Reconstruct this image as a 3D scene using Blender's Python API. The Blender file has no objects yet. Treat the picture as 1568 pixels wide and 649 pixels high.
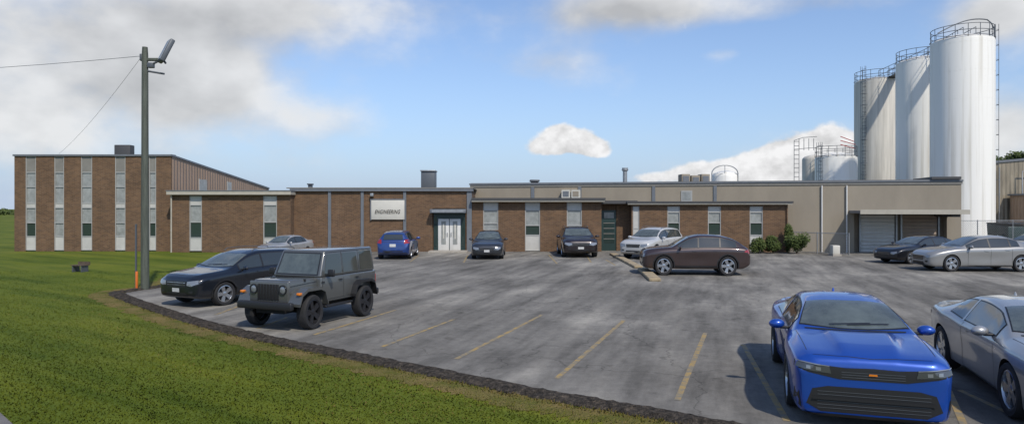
import bpy, bmesh, math, random
import numpy as np
from mathutils import Vector, Matrix
from mathutils.bvhtree import BVHTree
random.seed(7); rng=np.random.default_rng(7)
scene=bpy.context.scene
EYE=2.75; FP=1050.0; HX=784.0; HY=318.0   # survey constants: eye height, focal length, principal point
def gxy(px,py):
    Y=EYE*FP/(py-HY); return ((px-HX)*Y/FP,Y)
def zat(py,Y): return EYE-(py-HY)*Y/FP
def xat(px,Y): return (px-HX)*Y/FP

# ------------------------------------------------------------------ materials
def newmat(name):
    m=bpy.data.materials.new(name); m.use_nodes=True
    return m,m.node_tree.nodes,m.node_tree.links,m.node_tree.nodes['Principled BSDF']
def mat(name,col,rough=.6,metal=0,coat=0,var=0.0,vscale=3.0,bump=0,bscale=20,spec=.5,streak=None):
    m,N,L,b=newmat(name)
    b.inputs['Base Color'].default_value=(*col,1); b.inputs['Roughness'].default_value=rough
    b.inputs['Metallic'].default_value=metal; b.inputs['Coat Weight'].default_value=coat
    b.inputs['Coat Roughness'].default_value=.04
    b.inputs['Specular IOR Level'].default_value=spec
    if var or bump or streak:
        tc=N.new('ShaderNodeTexCoord')
        mp=N.new('ShaderNodeMapping'); L.new(tc.outputs['Object'],mp.inputs[0])
        if streak: mp.inputs['Scale'].default_value=streak
    if var:
        n=N.new('ShaderNodeTexNoise'); n.inputs['Scale'].default_value=vscale; n.inputs['Detail'].default_value=5
        n.inputs['Roughness'].default_value=.65
        L.new(mp.outputs[0],n.inputs['Vector'])
        r=N.new('ShaderNodeValToRGB'); r.color_ramp.elements[0].position=.3; r.color_ramp.elements[1].position=.7
        r.color_ramp.elements[0].color=(*[c*(1-var) for c in col],1); r.color_ramp.elements[1].color=(*[min(1,c*(1+var)) for c in col],1)
        L.new(n.outputs[0],r.inputs[0]); L.new(r.outputs[0],b.inputs['Base Color'])
    if bump:
        n2=N.new('ShaderNodeTexNoise'); n2.inputs['Scale'].default_value=bscale; n2.inputs['Detail'].default_value=4
        L.new(tc.outputs['Object'],n2.inputs['Vector'])
        bp=N.new('ShaderNodeBump'); bp.inputs['Strength'].default_value=bump; bp.inputs['Distance'].default_value=.03
        L.new(n2.outputs[0],bp.inputs['Height']); L.new(bp.outputs[0],b.inputs['Normal'])
    return m
def ribbed(name,col,period=.3,axis='h',rough=.5,var=.12,metal=0,depth=.03):
    m,N,L,b=newmat(name)
    b.inputs['Roughness'].default_value=rough; b.inputs['Metallic'].default_value=metal
    tc=N.new('ShaderNodeTexCoord'); sx=N.new('ShaderNodeSeparateXYZ'); L.new(tc.outputs['Object'],sx.inputs[0])
    if axis=='h':
        a=N.new('ShaderNodeMath'); a.operation='ADD'; L.new(sx.outputs[0],a.inputs[0]); L.new(sx.outputs[1],a.inputs[1]); src=a.outputs[0]
    else: src=sx.outputs[2]
    k=N.new('ShaderNodeMath'); k.operation='MULTIPLY'; k.inputs[1].default_value=2*math.pi/period; L.new(src,k.inputs[0])
    s=N.new('ShaderNodeMath'); s.operation='SINE'; L.new(k.outputs[0],s.inputs[0])
    bp=N.new('ShaderNodeBump'); bp.inputs['Distance'].default_value=depth; bp.inputs['Strength'].default_value=1
    L.new(s.outputs[0],bp.inputs['Height']); L.new(bp.outputs[0],b.inputs['Normal'])
    n=N.new('ShaderNodeTexNoise'); mp=N.new('ShaderNodeMapping'); mp.inputs['Scale'].default_value=(2,2,.35)
    L.new(tc.outputs['Object'],mp.inputs[0]); L.new(mp.outputs[0],n.inputs['Vector']); n.inputs['Scale'].default_value=1.2; n.inputs['Detail'].default_value=6
    r=N.new('ShaderNodeValToRGB'); r.color_ramp.elements[0].position=.3; r.color_ramp.elements[1].position=.7
    r.color_ramp.elements[0].color=(*[c*(1-var) for c in col],1); r.color_ramp.elements[1].color=(*[c*(1+var) for c in col],1)
    L.new(n.outputs[0],r.inputs[0]); L.new(r.outputs[0],b.inputs['Base Color'])
    return m
def brickmat():
    m,N,L,b=newmat('brick'); b.inputs['Roughness'].default_value=.9
    tc=N.new('ShaderNodeTexCoord'); sx=N.new('ShaderNodeSeparateXYZ'); L.new(tc.outputs['Object'],sx.inputs[0])
    a=N.new('ShaderNodeMath'); a.operation='ADD'; L.new(sx.outputs[0],a.inputs[0]); L.new(sx.outputs[1],a.inputs[1])
    c=N.new('ShaderNodeCombineXYZ'); L.new(a.outputs[0],c.inputs[0]); L.new(sx.outputs[2],c.inputs[1])
    bt=N.new('ShaderNodeTexBrick'); L.new(c.outputs[0],bt.inputs['Vector'])
    bt.inputs['Scale'].default_value=1; bt.inputs['Brick Width'].default_value=.22; bt.inputs['Row Height'].default_value=.075
    bt.inputs['Mortar Size'].default_value=.008; bt.inputs['Color1'].default_value=(.180,.101,.050,1); bt.inputs['Color2'].default_value=(.105,.059,.031,1)
    bt.inputs['Mortar'].default_value=(.20,.155,.11,1); bt.inputs['Bias'].default_value=-.1
    n=N.new('ShaderNodeTexNoise'); L.new(c.outputs[0],n.inputs['Vector']); n.inputs['Scale'].default_value=.9; n.inputs['Detail'].default_value=7; n.inputs['Roughness'].default_value=.7
    r=N.new('ShaderNodeValToRGB'); r.color_ramp.elements[0].color=(.72,.70,.68,1); r.color_ramp.elements[1].color=(1.12,1.1,1.08,1)
    r.color_ramp.elements[0].position=.3; r.color_ramp.elements[1].position=.7
    L.new(n.outputs[0],r.inputs[0])
    mx=N.new('ShaderNodeMix'); mx.data_type='RGBA'; mx.blend_type='MULTIPLY'; mx.inputs['Factor'].default_value=1
    L.new(bt.outputs[0],mx.inputs[6]); L.new(r.outputs[0],mx.inputs[7]); L.new(mx.outputs[2],b.inputs['Base Color'])
    bp=N.new('ShaderNodeBump'); bp.inputs['Distance'].default_value=.01; bp.invert=True; L.new(bt.outputs['Fac'],bp.inputs['Height']); L.new(bp.outputs[0],b.inputs['Normal'])
    return m
def ramp_mat(name,layers,rough=.9,bump=0,bscale=60,bdist=.02):
    m,N,L,b=newmat(name); b.inputs['Roughness'].default_value=rough; b.inputs['Specular IOR Level'].default_value=.15
    tc=N.new('ShaderNodeTexCoord'); prev=None
    for (sc,st,rz,stops,mode,fac) in layers:
        mr=N.new('ShaderNodeMapping'); mr.inputs['Rotation'].default_value=(0,0,rz)
        mp=N.new('ShaderNodeMapping'); mp.inputs['Scale'].default_value=st
        L.new(tc.outputs['Object'],mr.inputs[0]); L.new(mr.outputs[0],mp.inputs[0])
        n=N.new('ShaderNodeTexNoise'); n.inputs['Scale'].default_value=sc; n.inputs['Detail'].default_value=6; n.inputs['Roughness'].default_value=.62
        L.new(mp.outputs[0],n.inputs['Vector'])
        r=N.new('ShaderNodeValToRGB'); cr=r.color_ramp
        while len(cr.elements)<len(stops): cr.elements.new(.5)
        for e,(p,c) in zip(cr.elements,stops): e.position=p; e.color=(*c,1) if len(c)==3 else c
        L.new(n.outputs[0],r.inputs[0])
        if prev is None: prev=r.outputs[0]
        else:
            mx=N.new('ShaderNodeMix'); mx.data_type='RGBA'; mx.blend_type=mode; mx.inputs['Factor'].default_value=fac
            L.new(prev,mx.inputs[6]); L.new(r.outputs[0],mx.inputs[7]); prev=mx.outputs[2]
    L.new(prev,b.inputs['Base Color'])
    if bump:
        n2=N.new('ShaderNodeTexNoise'); n2.inputs['Scale'].default_value=bscale; n2.inputs['Detail'].default_value=3
        L.new(tc.outputs['Object'],n2.inputs['Vector'])
        bp=N.new('ShaderNodeBump'); bp.inputs['Strength'].default_value=bump; bp.inputs['Distance'].default_value=bdist
        L.new(n2.outputs[0],bp.inputs['Height']); L.new(bp.outputs[0],b.inputs['Normal'])
    return m,N,L,b,tc,prev

M={}
M['brick']=brickmat()
M['concrete']=mat('concrete',(.36,.33,.28),.9,var=.2,vscale=4,bump=.3)
M['kerb']=mat('kerb_concrete',(.32,.255,.16),.9,var=.25,vscale=5,bump=.3)
M['beige']=mat('beige_wall_paint',(.265,.228,.172),.8,var=.1,vscale=.7,streak=(1,1,.4))
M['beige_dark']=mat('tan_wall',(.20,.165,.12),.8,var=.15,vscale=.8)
M['siding']=ribbed('metal_siding',(.34,.235,.16),.4,'h',.7,.1,depth=.02)
M['corr']=ribbed('corrugated_steel',(.25,.215,.155),.35,'h',.55,.35)
M['trimgrey']=mat('grey_blue_trim',(.14,.152,.165),.5,var=.1)
M['trimdark']=mat('dark_fascia',(.055,.055,.055),.6)
M['fascia']=mat('pale_fascia',(.40,.37,.30),.6,var=.08)
M['panel']=mat('window_panel',(.46,.45,.41),.55,var=.1,vscale=2)
M['panelg']=mat('grey_panel',(.20,.19,.165),.6,var=.12,vscale=2)
M['frame']=mat('window_frame',(.34,.34,.32),.5)
M['green']=mat('dark_green_paint',(.018,.04,.036),.4)
M['glass']=mat('window_glass',(.028,.045,.040),.06,spec=.8)
M['blind']=mat('glass_with_blinds',(.26,.27,.255),.15,var=.25,vscale=3,spec=.6)
M['white']=mat('white_paint',(.62,.61,.57),.5,var=.06)
M['signw']=mat('sign_white',(.55,.53,.46),.5,var=.05)
M['black']=mat('black_letters',(.02,.02,.02),.6)
M['roof']=mat('roof_gravel',(.16,.15,.14),.95,var=.2)
M['rolldoor']=ribbed('roller_door_white',(.55,.54,.50),.22,'v',.5,.05,depth=.02)
M['rolldoort']=ribbed('roller_door_tan',(.26,.20,.15),.22,'v',.6,.1,depth=.02)
M['steel']=mat('galvanised_steel',(.33,.34,.34),.45,.6,var=.15,vscale=6)
M['darksteel']=mat('dark_steel',(.10,.11,.12),.5,.3)
M['pole']=mat('weathered_pole',(.075,.085,.066),.75,var=.35,vscale=3,streak=(6,6,.5),bump=.2)
M['orange']=mat('orange_marker',(.60,.15,.02),.6)
M['red']=mat('red_rail',(.4,.03,.03),.5)
M['tyre']=mat('tyre_rubber',(.018,.018,.019),.8,var=.2,vscale=12)
M['rim']=mat('alloy_rim',(.50,.51,.53),.25,.9)
M['rimdark']=mat('dark_rim',(.04,.04,.045),.35,.6)
M['well']=mat('wheel_well',(.01,.01,.01),.9)
M['carglass']=mat('car_glass',(.030,.036,.034),.03,spec=.9,coat=.5)
M['wsglass']=mat('windshield_glass',(.085,.10,.090),.03,spec=.9,coat=.6,var=.4,vscale=2.2)  # lighter greenish-grey base colour paints in the windshield's grey reflection
M['trimblk']=mat('black_plastic',(.016,.016,.017),.45)
M['chrome']=mat('chrome',(.6,.6,.6),.15,1)
M['lamp']=mat('headlamp_lens',(.22,.235,.25),.06,.3,1)
M['lampdark']=mat('smoked_headlamp_lens',(.07,.075,.08),.05,.2,1)
M['tail']=mat('tail_lamp',(.30,.012,.012),.12,0,1)
M['amber']=mat('amber_lamp',(.6,.18,.02),.2)
M['plate']=mat('licence_plate',(.5,.5,.48),.5,var=.2,vscale=20)
M['bark']=mat('bark',(.09,.065,.045),.9,var=.3,vscale=8,bump=.5)
def leafmat(name,a,b_,up=False,spec=.25):
    m,N,L,b=newmat(name); b.inputs['Roughness'].default_value=.7; b.inputs['Specular IOR Level'].default_value=spec
    g=N.new('ShaderNodeNewGeometry'); r=N.new('ShaderNodeValToRGB')
    r.color_ramp.elements[0].color=(*a,1); r.color_ramp.elements[1].color=(*b_,1)
    L.new(g.outputs['Random Per Island'],r.inputs[0]); out=r.outputs[0]
    if up:
        c=N.new('ShaderNodeCombineXYZ'); c.inputs[2].default_value=1; L.new(c.outputs[0],b.inputs['Normal'])
        tc=N.new('ShaderNodeTexCoord'); n=N.new('ShaderNodeTexNoise'); n.inputs['Scale'].default_value=.5; n.inputs['Detail'].default_value=6; n.inputs['Roughness'].default_value=.62
        mr=N.new('ShaderNodeMapping'); mr.inputs['Rotation'].default_value=(0,0,.6); mp=N.new('ShaderNodeMapping'); mp.inputs['Scale'].default_value=(.22,1.7,1)
        L.new(tc.outputs['Object'],mr.inputs[0]); L.new(mr.outputs[0],mp.inputs[0]); L.new(mp.outputs[0],n.inputs['Vector'])
        r2=N.new('ShaderNodeValToRGB'); r2.color_ramp.elements[0].position=.36; r2.color_ramp.elements[0].color=(.55,.66,.55,1); r2.color_ramp.elements[1].position=.64; r2.color_ramp.elements[1].color=(1.25,1.15,1.05,1); L.new(n.outputs[0],r2.inputs[0])
        mx=N.new('ShaderNodeMix'); mx.data_type='RGBA'; mx.blend_type='MULTIPLY'; mx.inputs['Factor'].default_value=1; L.new(out,mx.inputs[6]); L.new(r2.outputs[0],mx.inputs[7]); out=mx.outputs[2]
    L.new(out,b.inputs['Base Color'])
    return m
M['leaf']=leafmat('foliage',(.03,.05,.012),(.10,.13,.035))
M['blade']=leafmat('grass_blades',(.082,.112,.011),(.118,.140,.016),True,.05)
M['dryblade']=leafmat('dry_grass_blades',(.105,.11,.018),(.23,.17,.06),True,.05)

am,N,L,b,tc,prev=ramp_mat('asphalt',[
 (.17,(1,1,1),0,[(.32,(.125,.117,.103)),(.50,(.178,.168,.149)),(.66,(.270,.254,.222))],'MIX',1),
 (.9,(1.5,.22,1),.30,[(.36,(.58,.58,.58)),(.50,(1.0,1.0,1.0)),(.66,(1.45,1.44,1.40))],'MULTIPLY',.8),
 (5,(1,1,1),0,[(.3,(.82,.82,.82)),(.7,(1.18,1.18,1.18))],'MULTIPLY',.8),
 (1.7,(1,1,1),0,[(.60,(1,1,1)),(.72,(.55,.54,.53))],'MULTIPLY',.9),
 (90,(1,1,1),0,[(.3,(.76,.76,.76)),(.7,(1.24,1.24,1.24))],'MULTIPLY',.8)],rough=.92,bump=.5,bscale=110,bdist=.01)
v=N.new('ShaderNodeTexVoronoi'); v.feature='DISTANCE_TO_EDGE'; v.inputs['Scale'].default_value=.22
nz=N.new('ShaderNodeTexNoise'); nz.inputs['Scale'].default_value=.7; nz.inputs['Detail'].default_value=5
L.new(tc.outputs['Object'],nz.inputs['Vector'])
ad=N.new('ShaderNodeMix'); ad.data_type='RGBA'; ad.blend_type='ADD'; ad.inputs['Factor'].default_value=1.0
sc=N.new('ShaderNodeVectorMath'); sc.operation='SCALE'; sc.inputs['Scale'].default_value=2.2; L.new(nz.outputs['Color'],sc.inputs[0])
L.new(tc.outputs['Object'],ad.inputs[6]); L.new(sc.outputs[0],ad.inputs[7]); ad.clamp_result=False
L.new(ad.outputs[2],v.inputs['Vector'])
lt=N.new('ShaderNodeMapRange'); lt.inputs['From Min'].default_value=0; lt.inputs['From Max'].default_value=.006; lt.inputs['To Min'].default_value=.62; lt.inputs['To Max'].default_value=1
L.new(v.outputs['Distance'],lt.inputs['Value'])
mm=N.new('ShaderNodeMix'); mm.data_type='RGBA'; mm.blend_type='MULTIPLY'; mm.inputs['Factor'].default_value=1
L.new(prev,mm.inputs[6]); L.new(lt.outputs[0],mm.inputs[7]); L.new(mm.outputs[2],b.inputs['Base Color'])
M['asphalt']=am
M['road']=ramp_mat('road_asphalt',[(1,(1,1,1),0,[(.3,(.12,.11,.105)),(.7,(.19,.18,.17))],'MIX',1),(80,(1,1,1),0,[(.3,(.7,.7,.7)),(.7,(1.3,1.3,1.3))],'MULTIPLY',.8)],rough=.9)[0]
M['grass']=ramp_mat('grass',[
 (.16,(1,1,1),0,[(.32,(.075,.105,.010)),(.50,(.100,.128,.014)),(.68,(.130,.145,.022))],'MIX',1),
 (.5,(.22,1.7,1),.6,[(.36,(.55,.66,.55)),(.5,(1,1,1)),(.64,(1.25,1.15,1.05))],'MULTIPLY',.85),
 (5,(1,1,1),0,[(.3,(.86,.88,.86)),(.7,(1.14,1.1,1.08))],'MULTIPLY',.8),
 (45,(1,1,1),0,[(.3,(.8,.82,.8)),(.7,(1.2,1.18,1.15))],'MULTIPLY',.8)],rough=.95,bump=.35,bscale=35,bdist=.02)[0]
M['drygrass']=ramp_mat('dry_grass',[
 (1.2,(1,1,1),0,[(.35,(.10,.11,.018)),(.5,(.16,.135,.042)),(.65,(.21,.155,.06))],'MIX',1),
 (45,(1,1,1),0,[(.3,(.6,.62,.6)),(.7,(1.4,1.35,1.3))],'MULTIPLY',.8)],rough=.95,bump=.9,bscale=35,bdist=.05)[0]
M['gravel']=ramp_mat('gravel_edging',[
 (14,(1,1,1),0,[(.3,(.018,.016,.013)),(.5,(.058,.049,.039)),(.75,(.15,.12,.09))],'MIX',1)],rough=.95,bump=1,bscale=40,bdist=.06)[0]
pm,N,L,b=newmat('worn_yellow_paint'); b.inputs['Roughness'].default_value=.8
tc=N.new('ShaderNodeTexCoord'); n=N.new('ShaderNodeTexNoise'); n.inputs['Scale'].default_value=5; n.inputs['Detail'].default_value=8; n.inputs['Roughness'].default_value=.75
L.new(tc.outputs['Object'],n.inputs['Vector']); r=N.new('ShaderNodeValToRGB')
r.color_ramp.elements[0].position=.42; r.color_ramp.elements[0].color=(.18,.165,.13,1); r.color_ramp.elements[1].position=.62; r.color_ramp.elements[1].color=(.38,.25,.07,1)
L.new(n.outputs[0],r.inputs[0]); L.new(r.outputs[0],b.inputs['Base Color']); M['yellow']=pm
sm,N,L,b=newmat('silo_paint'); b.inputs['Roughness'].default_value=.5
tc=N.new('ShaderNodeTexCoord'); mp=N.new('ShaderNodeMapping'); mp.inputs['Scale'].default_value=(2.2,2.2,.06); L.new(tc.outputs['Object'],mp.inputs[0])
n=N.new('ShaderNodeTexNoise'); n.inputs['Scale'].default_value=1.0; n.inputs['Detail'].default_value=7; n.inputs['Roughness'].default_value=.55; L.new(mp.outputs[0],n.inputs['Vector'])
r=N.new('ShaderNodeValToRGB'); r.color_ramp.elements[0].position=.28; r.color_ramp.elements[0].color=(.58,.55,.47,1); r.color_ramp.elements[1].position=.48; r.color_ramp.elements[1].color=(.80,.78,.71,1)
L.new(n.outputs[0],r.inputs[0]); L.new(r.outputs[0],b.inputs['Base Color']); M['silo']=sm
M['silo_old']=mat('old_silo_paint',(.55,.52,.45),.6,var=.25,vscale=1.2,streak=(2.5,2.5,.10))

# ------------------------------------------------------------------ mesh helpers
def root(name,loc=(0,0,0),rz=0):
    o=bpy.data.objects.new(name,None); scene.collection.objects.link(o); o.location=loc; o.rotation_euler=(0,0,rz); o.empty_display_size=.3; return o
def mk(name,verts,faces,mats,par=None,smooth=False,fm=None,loc=None,angle=35):
    me=bpy.data.meshes.new(name); me.from_pydata([tuple(v) for v in verts],[],[tuple(f) for f in faces]); 
    for m in (mats if isinstance(mats,(list,tuple)) else [mats]): me.materials.append(m)
    if fm is not None: me.polygons.foreach_set('material_index',fm)
    if smooth:
        me.polygons.foreach_set('use_smooth',[True]*len(me.polygons))
        me.set_sharp_from_angle(angle=math.radians(angle))
    me.update()
    o=bpy.data.objects.new(name,me); scene.collection.objects.link(o)
    if par: o.parent=par
    if loc: o.location=loc
    return o
def frombm(name,bm,mats,par=None,smooth=False,angle=35):
    me=bpy.data.meshes.new(name); bm.to_mesh(me); bm.free()
    for m in (mats if isinstance(mats,(list,tuple)) else [mats]): me.materials.append(m)
    if smooth:
        me.polygons.foreach_set('use_smooth',[True]*len(me.polygons)); me.set_sharp_from_angle(angle=math.radians(angle))
    o=bpy.data.objects.new(name,me); scene.collection.objects.link(o)
    if par: o.parent=par
    return o
CF=[(0,3,2,1),(4,5,6,7),(0,1,5,4),(1,2,6,5),(2,3,7,6),(3,0,4,7)]
def hexa(name,v8,m,par,bev=0,seg=2):
    bm=bmesh.new(); vs=[bm.verts.new(v) for v in v8]
    for f in CF: bm.faces.new([vs[i] for i in f])
    bmesh.ops.recalc_face_normals(bm,faces=bm.faces)
    if bev: bmesh.ops.bevel(bm,geom=list(bm.edges),offset=bev,segments=seg,affect='EDGES',profile=.5)
    return frombm(name,bm,m,par,smooth=bool(bev),angle=50)
def box(name,x0,x1,y0,y1,z0,z1,m,par,bev=0,seg=2):
    return hexa(name,[(x0,y0,z0),(x1,y0,z0),(x1,y1,z0),(x0,y1,z0),(x0,y0,z1),(x1,y0,z1),(x1,y1,z1),(x0,y1,z1)],m,par,bev,seg)
def lathe(prof,n=32,axis='z'):
    vs=[];fs=[]
    for i in range(n):
        a=2*math.pi*i/n
        for r_,h in prof:
            vs.append((r_*math.cos(a),r_*math.sin(a),h) if axis=='z' else (r_*math.cos(a),h,r_*math.sin(a)))
    k=len(prof)
    for i in range(n):
        j=(i+1)%n
        for q in range(k-1): fs.append((i*k+q,j*k+q,j*k+q+1,i*k+q+1))
    return vs,fs
def tubes(name,lines,r,m,par=None,res=1):
    cu=bpy.data.curves.new(name,'CURVE'); cu.dimensions='3D'; cu.bevel_depth=r; cu.bevel_resolution=res; cu.use_fill_caps=True
    for ln in lines:
        s=cu.splines.new('POLY'); s.points.add(len(ln)-1)
        for p,c in zip(s.points,ln): p.co=(*c,1)
    cu.materials.append(m)
    o=bpy.data.objects.new(name,cu); scene.collection.objects.link(o)
    if par: o.parent=par
    return o
class Frame:
    def __init__(s,p0,p1):
        s.p0=Vector(p0); d=Vector(p1)-s.p0; s.L=d.length; s.t=d/s.L; s.n=Vector((s.t.y,-s.t.x))
    def pt(s,u,d,z):
        q=s.p0+s.t*u+s.n*d; return (q.x,q.y,z)
    def u(s,px):
        k=(px-HX)/FP; return (k*s.p0.y-s.p0.x)/(s.t.x-k*s.t.y)
    def Y(s,px): return s.p0.y+s.u(px)*s.t.y
    def z(s,px,py): return zat(py,s.Y(px))
    def box(s,name,u0,u1,d0,d1,z0,z1,m,par,bev=0):
        return hexa(name,[s.pt(u0,d1,z0),s.pt(u1,d1,z0),s.pt(u1,d0,z0),s.pt(u0,d0,z0),s.pt(u0,d1,z1),s.pt(u1,d1,z1),s.pt(u1,d0,z1),s.pt(u0,d0,z1)],m,par,bev)
    def pbox(s,name,px0,px1,pyt,pyb,d0,d1,m,par,bev=0):
        pm=(px0+px1)/2
        return s.box(name,s.u(px0),s.u(px1),d0,d1,max(-.1,s.z(pm,pyb)),s.z(pm,pyt),m,par,bev)
R=.13
def window(F,px0,px1,pieces,par):
    u0,u1=F.u(px0),F.u(px1); pm=(px0+px1)/2; fw=.05
    zt=F.z(pm,pieces[0][0]); zb=max(-.05,F.z(pm,pieces[-1][1]))
    F.box('window_jamb',u0,u0+fw,-R,-.02,zb,zt,M['frame'],par); F.box('window_jamb',u1-fw,u1,-R,-.02,zb,zt,M['frame'],par)
    for i,(a,b_,m) in enumerate(pieces):
        z1=F.z(pm,a); z0=max(-.05,F.z(pm,b_))
        g=m in('glass','blind')
        F.box('window_pane' if g else 'window_panel',u0+fw,u1-fw,-R,-.09 if g else -.05,z0+.03,z1-.03,M[m],par)
        F.box('window_transom',u0+fw,u1-fw,-R,-.03,z1-.03,z1+.03 if i else z1,M['frame'],par)
        if i==len(pieces)-1: F.box('window_sill',u0+fw,u1-fw,-R,-.025,z0,z0+.03,M['frame'],par)
def facade(F,pxs,pxe,ztop,depth,openings,par,wall='brick',core=True):
    u0,u1=F.u(pxs),F.u(pxe); cur=u0
    if core:
        v=[F.pt(u0,-R,-.1),F.pt(u1,-R,-.1),F.pt(u1,-depth,-.1),F.pt(u0,-depth,-.1),F.pt(u0,-R,ztop),F.pt(u1,-R,ztop),F.pt(u1,-depth,ztop),F.pt(u0,-depth,ztop)]
        mk('core_walls',v,CF,[M[wall],M['roof']],par,fm=[0,1,0,0,0,0])
    for (a,b_,pieces) in openings:
        ua,ub=F.u(a),F.u(b_)
        F.box('wall_pier',cur,ua,-R,0,-.1,ztop,M[wall],par)
        pm=(a+b_)/2
        zt=F.z(pm,pieces[0][0]); zb=F.z(pm,pieces[-1][1])
        if zt<ztop-.05: F.box('wall_head',ua,ub,-R,-.003,zt,ztop,M[wall],par)
        if zb>.12: F.box('wall_apron',ua,ub,-R,-.003,-.1,zb,M[wall],par)
        window(F,a,b_,pieces,par); cur=ub
    F.box('wall_pier',cur,u1,-R,0,-.1,ztop,M[wall],par)

# ------------------------------------------------------------------ ground
mk('ground',[(-900,-300,0),(900,-300,0),(900,1500,0),(-900,1500,0)],[(0,1,2,3)],M['grass'])
edge_px=[(1100,649),(1000,630),(850,605),(700,575),(550,545),(400,515),(290,487),(187,452)]
edge=[(60,-12),(30,-3),(14,3),(7,6.3),(4,7.9)]+[gxy(*p) for p in edge_px]
left=[gxy(200,446),gxy(255,437),gxy(300,418),(-14.0,34),(-14.3,41),(-14.3,48)]
def spline(pts,step=.2):
    pts=[Vector(p) for p in pts]; out=[]
    for i in range(len(pts)-1):
        p0=pts[max(i-1,0)];p1=pts[i];p2=pts[i+1];p3=pts[min(i+2,len(pts)-1)]
        n=max(1,int((p2-p1).length/step))
        for k in range(n):
            t=k/n
            out.append(.5*((2*p1)+(p2-p0)*t+(2*p0-5*p1+4*p2-p3)*t*t+(3*p1-p0-3*p2+p3)*t**3))
    out.append(pts[-1]); return out
es=spline(edge[3:],.25); ls=spline([edge[-1]]+left,.5)
poly=[Vector(p) for p in edge[:3]]+es+ls[1:]+[Vector((-14.3,70)),Vector((120,70)),Vector((120,-12))]
bm=bmesh.new(); f=bm.faces.new([bm.verts.new((p.x,p.y,.006)) for p in poly]); bmesh.ops.triangulate(bm,faces=[f]); bmesh.ops.recalc_face_normals(bm,faces=bm.faces)
frombm('parking_lot',bm,M['asphalt'])
def strip(name,line,offs,zs,m,jit=0,jz=0):
    vs=[];fs=[];k=len(offs)
    for i,p in enumerate(line):
        d=(line[min(i+1,len(line)-1)]-line[max(i-1,0)]).normalized(); nn=Vector((d.y,-d.x))
        for o_,z in zip(offs,zs):
            q=p-nn*(o_+random.uniform(-jit,jit)); vs.append((q.x,q.y,z+random.uniform(-jz,jz)*(z>.02)))
    for i in range(len(line)-1):
        for q in range(k-1): fs.append((i*k+q,(i+1)*k+q,(i+1)*k+q+1,i*k+q+1))
    return mk(name,vs,fs,m,smooth=True,angle=180)
full=spline(edge[2:]+left[:3],.09)
strip('gravel_edging',full,[-.16,-.10,-.02,.08,.18,.26,.33],[.010,.028,.05,.06,.05,.03,.002],M['gravel'],.035,.018)
strip('grass_verge',full,[.25,.45,.85],[.003,.012,.004],M['drygrass'],.12,0)
mk('road',[(-30,28,.008),(-7.3,9.6,.008),(-3.4,6.0,.008),(6,-3,.008),(2,-8,.008),(-16,2,.008),(-40,20,.008)],[(0,1,2,3,4,5,6)],M['road'])
lines=[((480,513),(605,475)),((585,531),(695,489)),((698,550),(830,482)),((852,580),(955,491)),((1037,613),(1080,510)),((1205,645),(1138,528)),((1480,660),(1440,570)),
 ((330,482),(385,462)),((395,503),(440,486)),((840,390),(853,404)),((928,398),(942,406)),((628,401),(641,391)),((710,402),(716,391)),((905,402),(898,391)),((1470,598),(1560,640))]
vs=[];fs=[]
for a,b_ in lines:
    a=Vector(gxy(*a));b_=Vector(gxy(*b_)); d=(b_-a).normalized(); n_=Vector((-d.y,d.x))*.045
    i=len(vs)
    for q in (a-n_,b_-n_,b_+n_,a+n_): vs.append((q.x,q.y,.0105))
    fs.append((i,i+1,i+2,i+3))
mk('parking_lines',vs,fs,M['yellow'])
def kerb(pts,w=.22,h=.14):
    a=Vector(pts[0]);b_=Vector(pts[1]); d=(b_-a).normalized(); n_=Vector((-d.y,d.x))*w
    r_=root('concrete_kerb'); k=6
    for i in range(k):
        p=a.lerp(b_,i/k+.004);q=a.lerp(b_,(i+1)/k-.004)
        hexa('kerb_stone',[(p.x-n_.x,p.y-n_.y,0),(q.x-n_.x,q.y-n_.y,0),(q.x+n_.x,q.y+n_.y,0),(p.x+n_.x,p.y+n_.y,0),(p.x-n_.x,p.y-n_.y,h),(q.x-n_.x,q.y-n_.y,h),(q.x+n_.x,q.y+n_.y,h),(p.x+n_.x,p.y+n_.y,h)],M['kerb'],r_,.03)
kerb([gxy(938,390),gxy(978,411)],.19,.12); kerb([gxy(984,414),gxy(1003,431)],.22,.13)

def inpoly(X,Y,P):
    ins=np.zeros(len(X),bool); n=len(P); j=n-1
    for i in range(n):
        xi,yi=P[i];xj,yj=P[j]
        c=((yi>Y)!=(yj>Y))&(X<(xj-xi)*(Y-yi)/((yj-yi) if yj!=yi else 1e-9)+xi); ins^=c; j=i
    return ins
nb=130000
Yb=1/(1/7.8+(1/30-1/7.8)*rng.random(nb)**.8); Xb=(rng.random(nb)*1.15-.80)*Yb
pp=[(p.x,p.y) for p in poly]
keep=~inpoly(Xb,Yb,pp)
fp=np.array([(p.x,p.y) for p in full[::4]])
dm=np.full(nb,9.0)
for q in fp: dm=np.minimum(dm,np.hypot(Xb-q[0],Yb-q[1]))
keep&=(dm>.31)
rd=[(-30,28),(-7.3,9.6),(-3.4,6.0),(6,-3),(-16,2),(-40,20)]
keep&=~inpoly(Xb,Yb,rd)
Xb=Xb[keep];Yb=Yb[keep];dm=dm[keep];n=len(Xb); a=rng.random(n)*6.283; h=.012+.016*rng.random(n)+.02*(dm<.5); w=.006+.006*rng.random(n)*(Yb/10)
ca,sa=np.cos(a)*w,np.sin(a)*w; lx=(rng.random(n)-.5)*.05; ly=(rng.random(n)-.5)*.05
V=np.stack([np.stack([Xb-ca,Yb-sa,0*Xb],1),np.stack([Xb+ca,Yb+sa,0*Xb],1),np.stack([Xb+lx,Yb+ly,h],1)],1).reshape(-1,3)
me=bpy.data.meshes.new('lawn_grass'); me.from_pydata(V.tolist(),[],np.arange(3*n).reshape(-1,3).tolist()); me.materials.append(M['blade']); me.materials.append(M['dryblade'])
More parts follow.
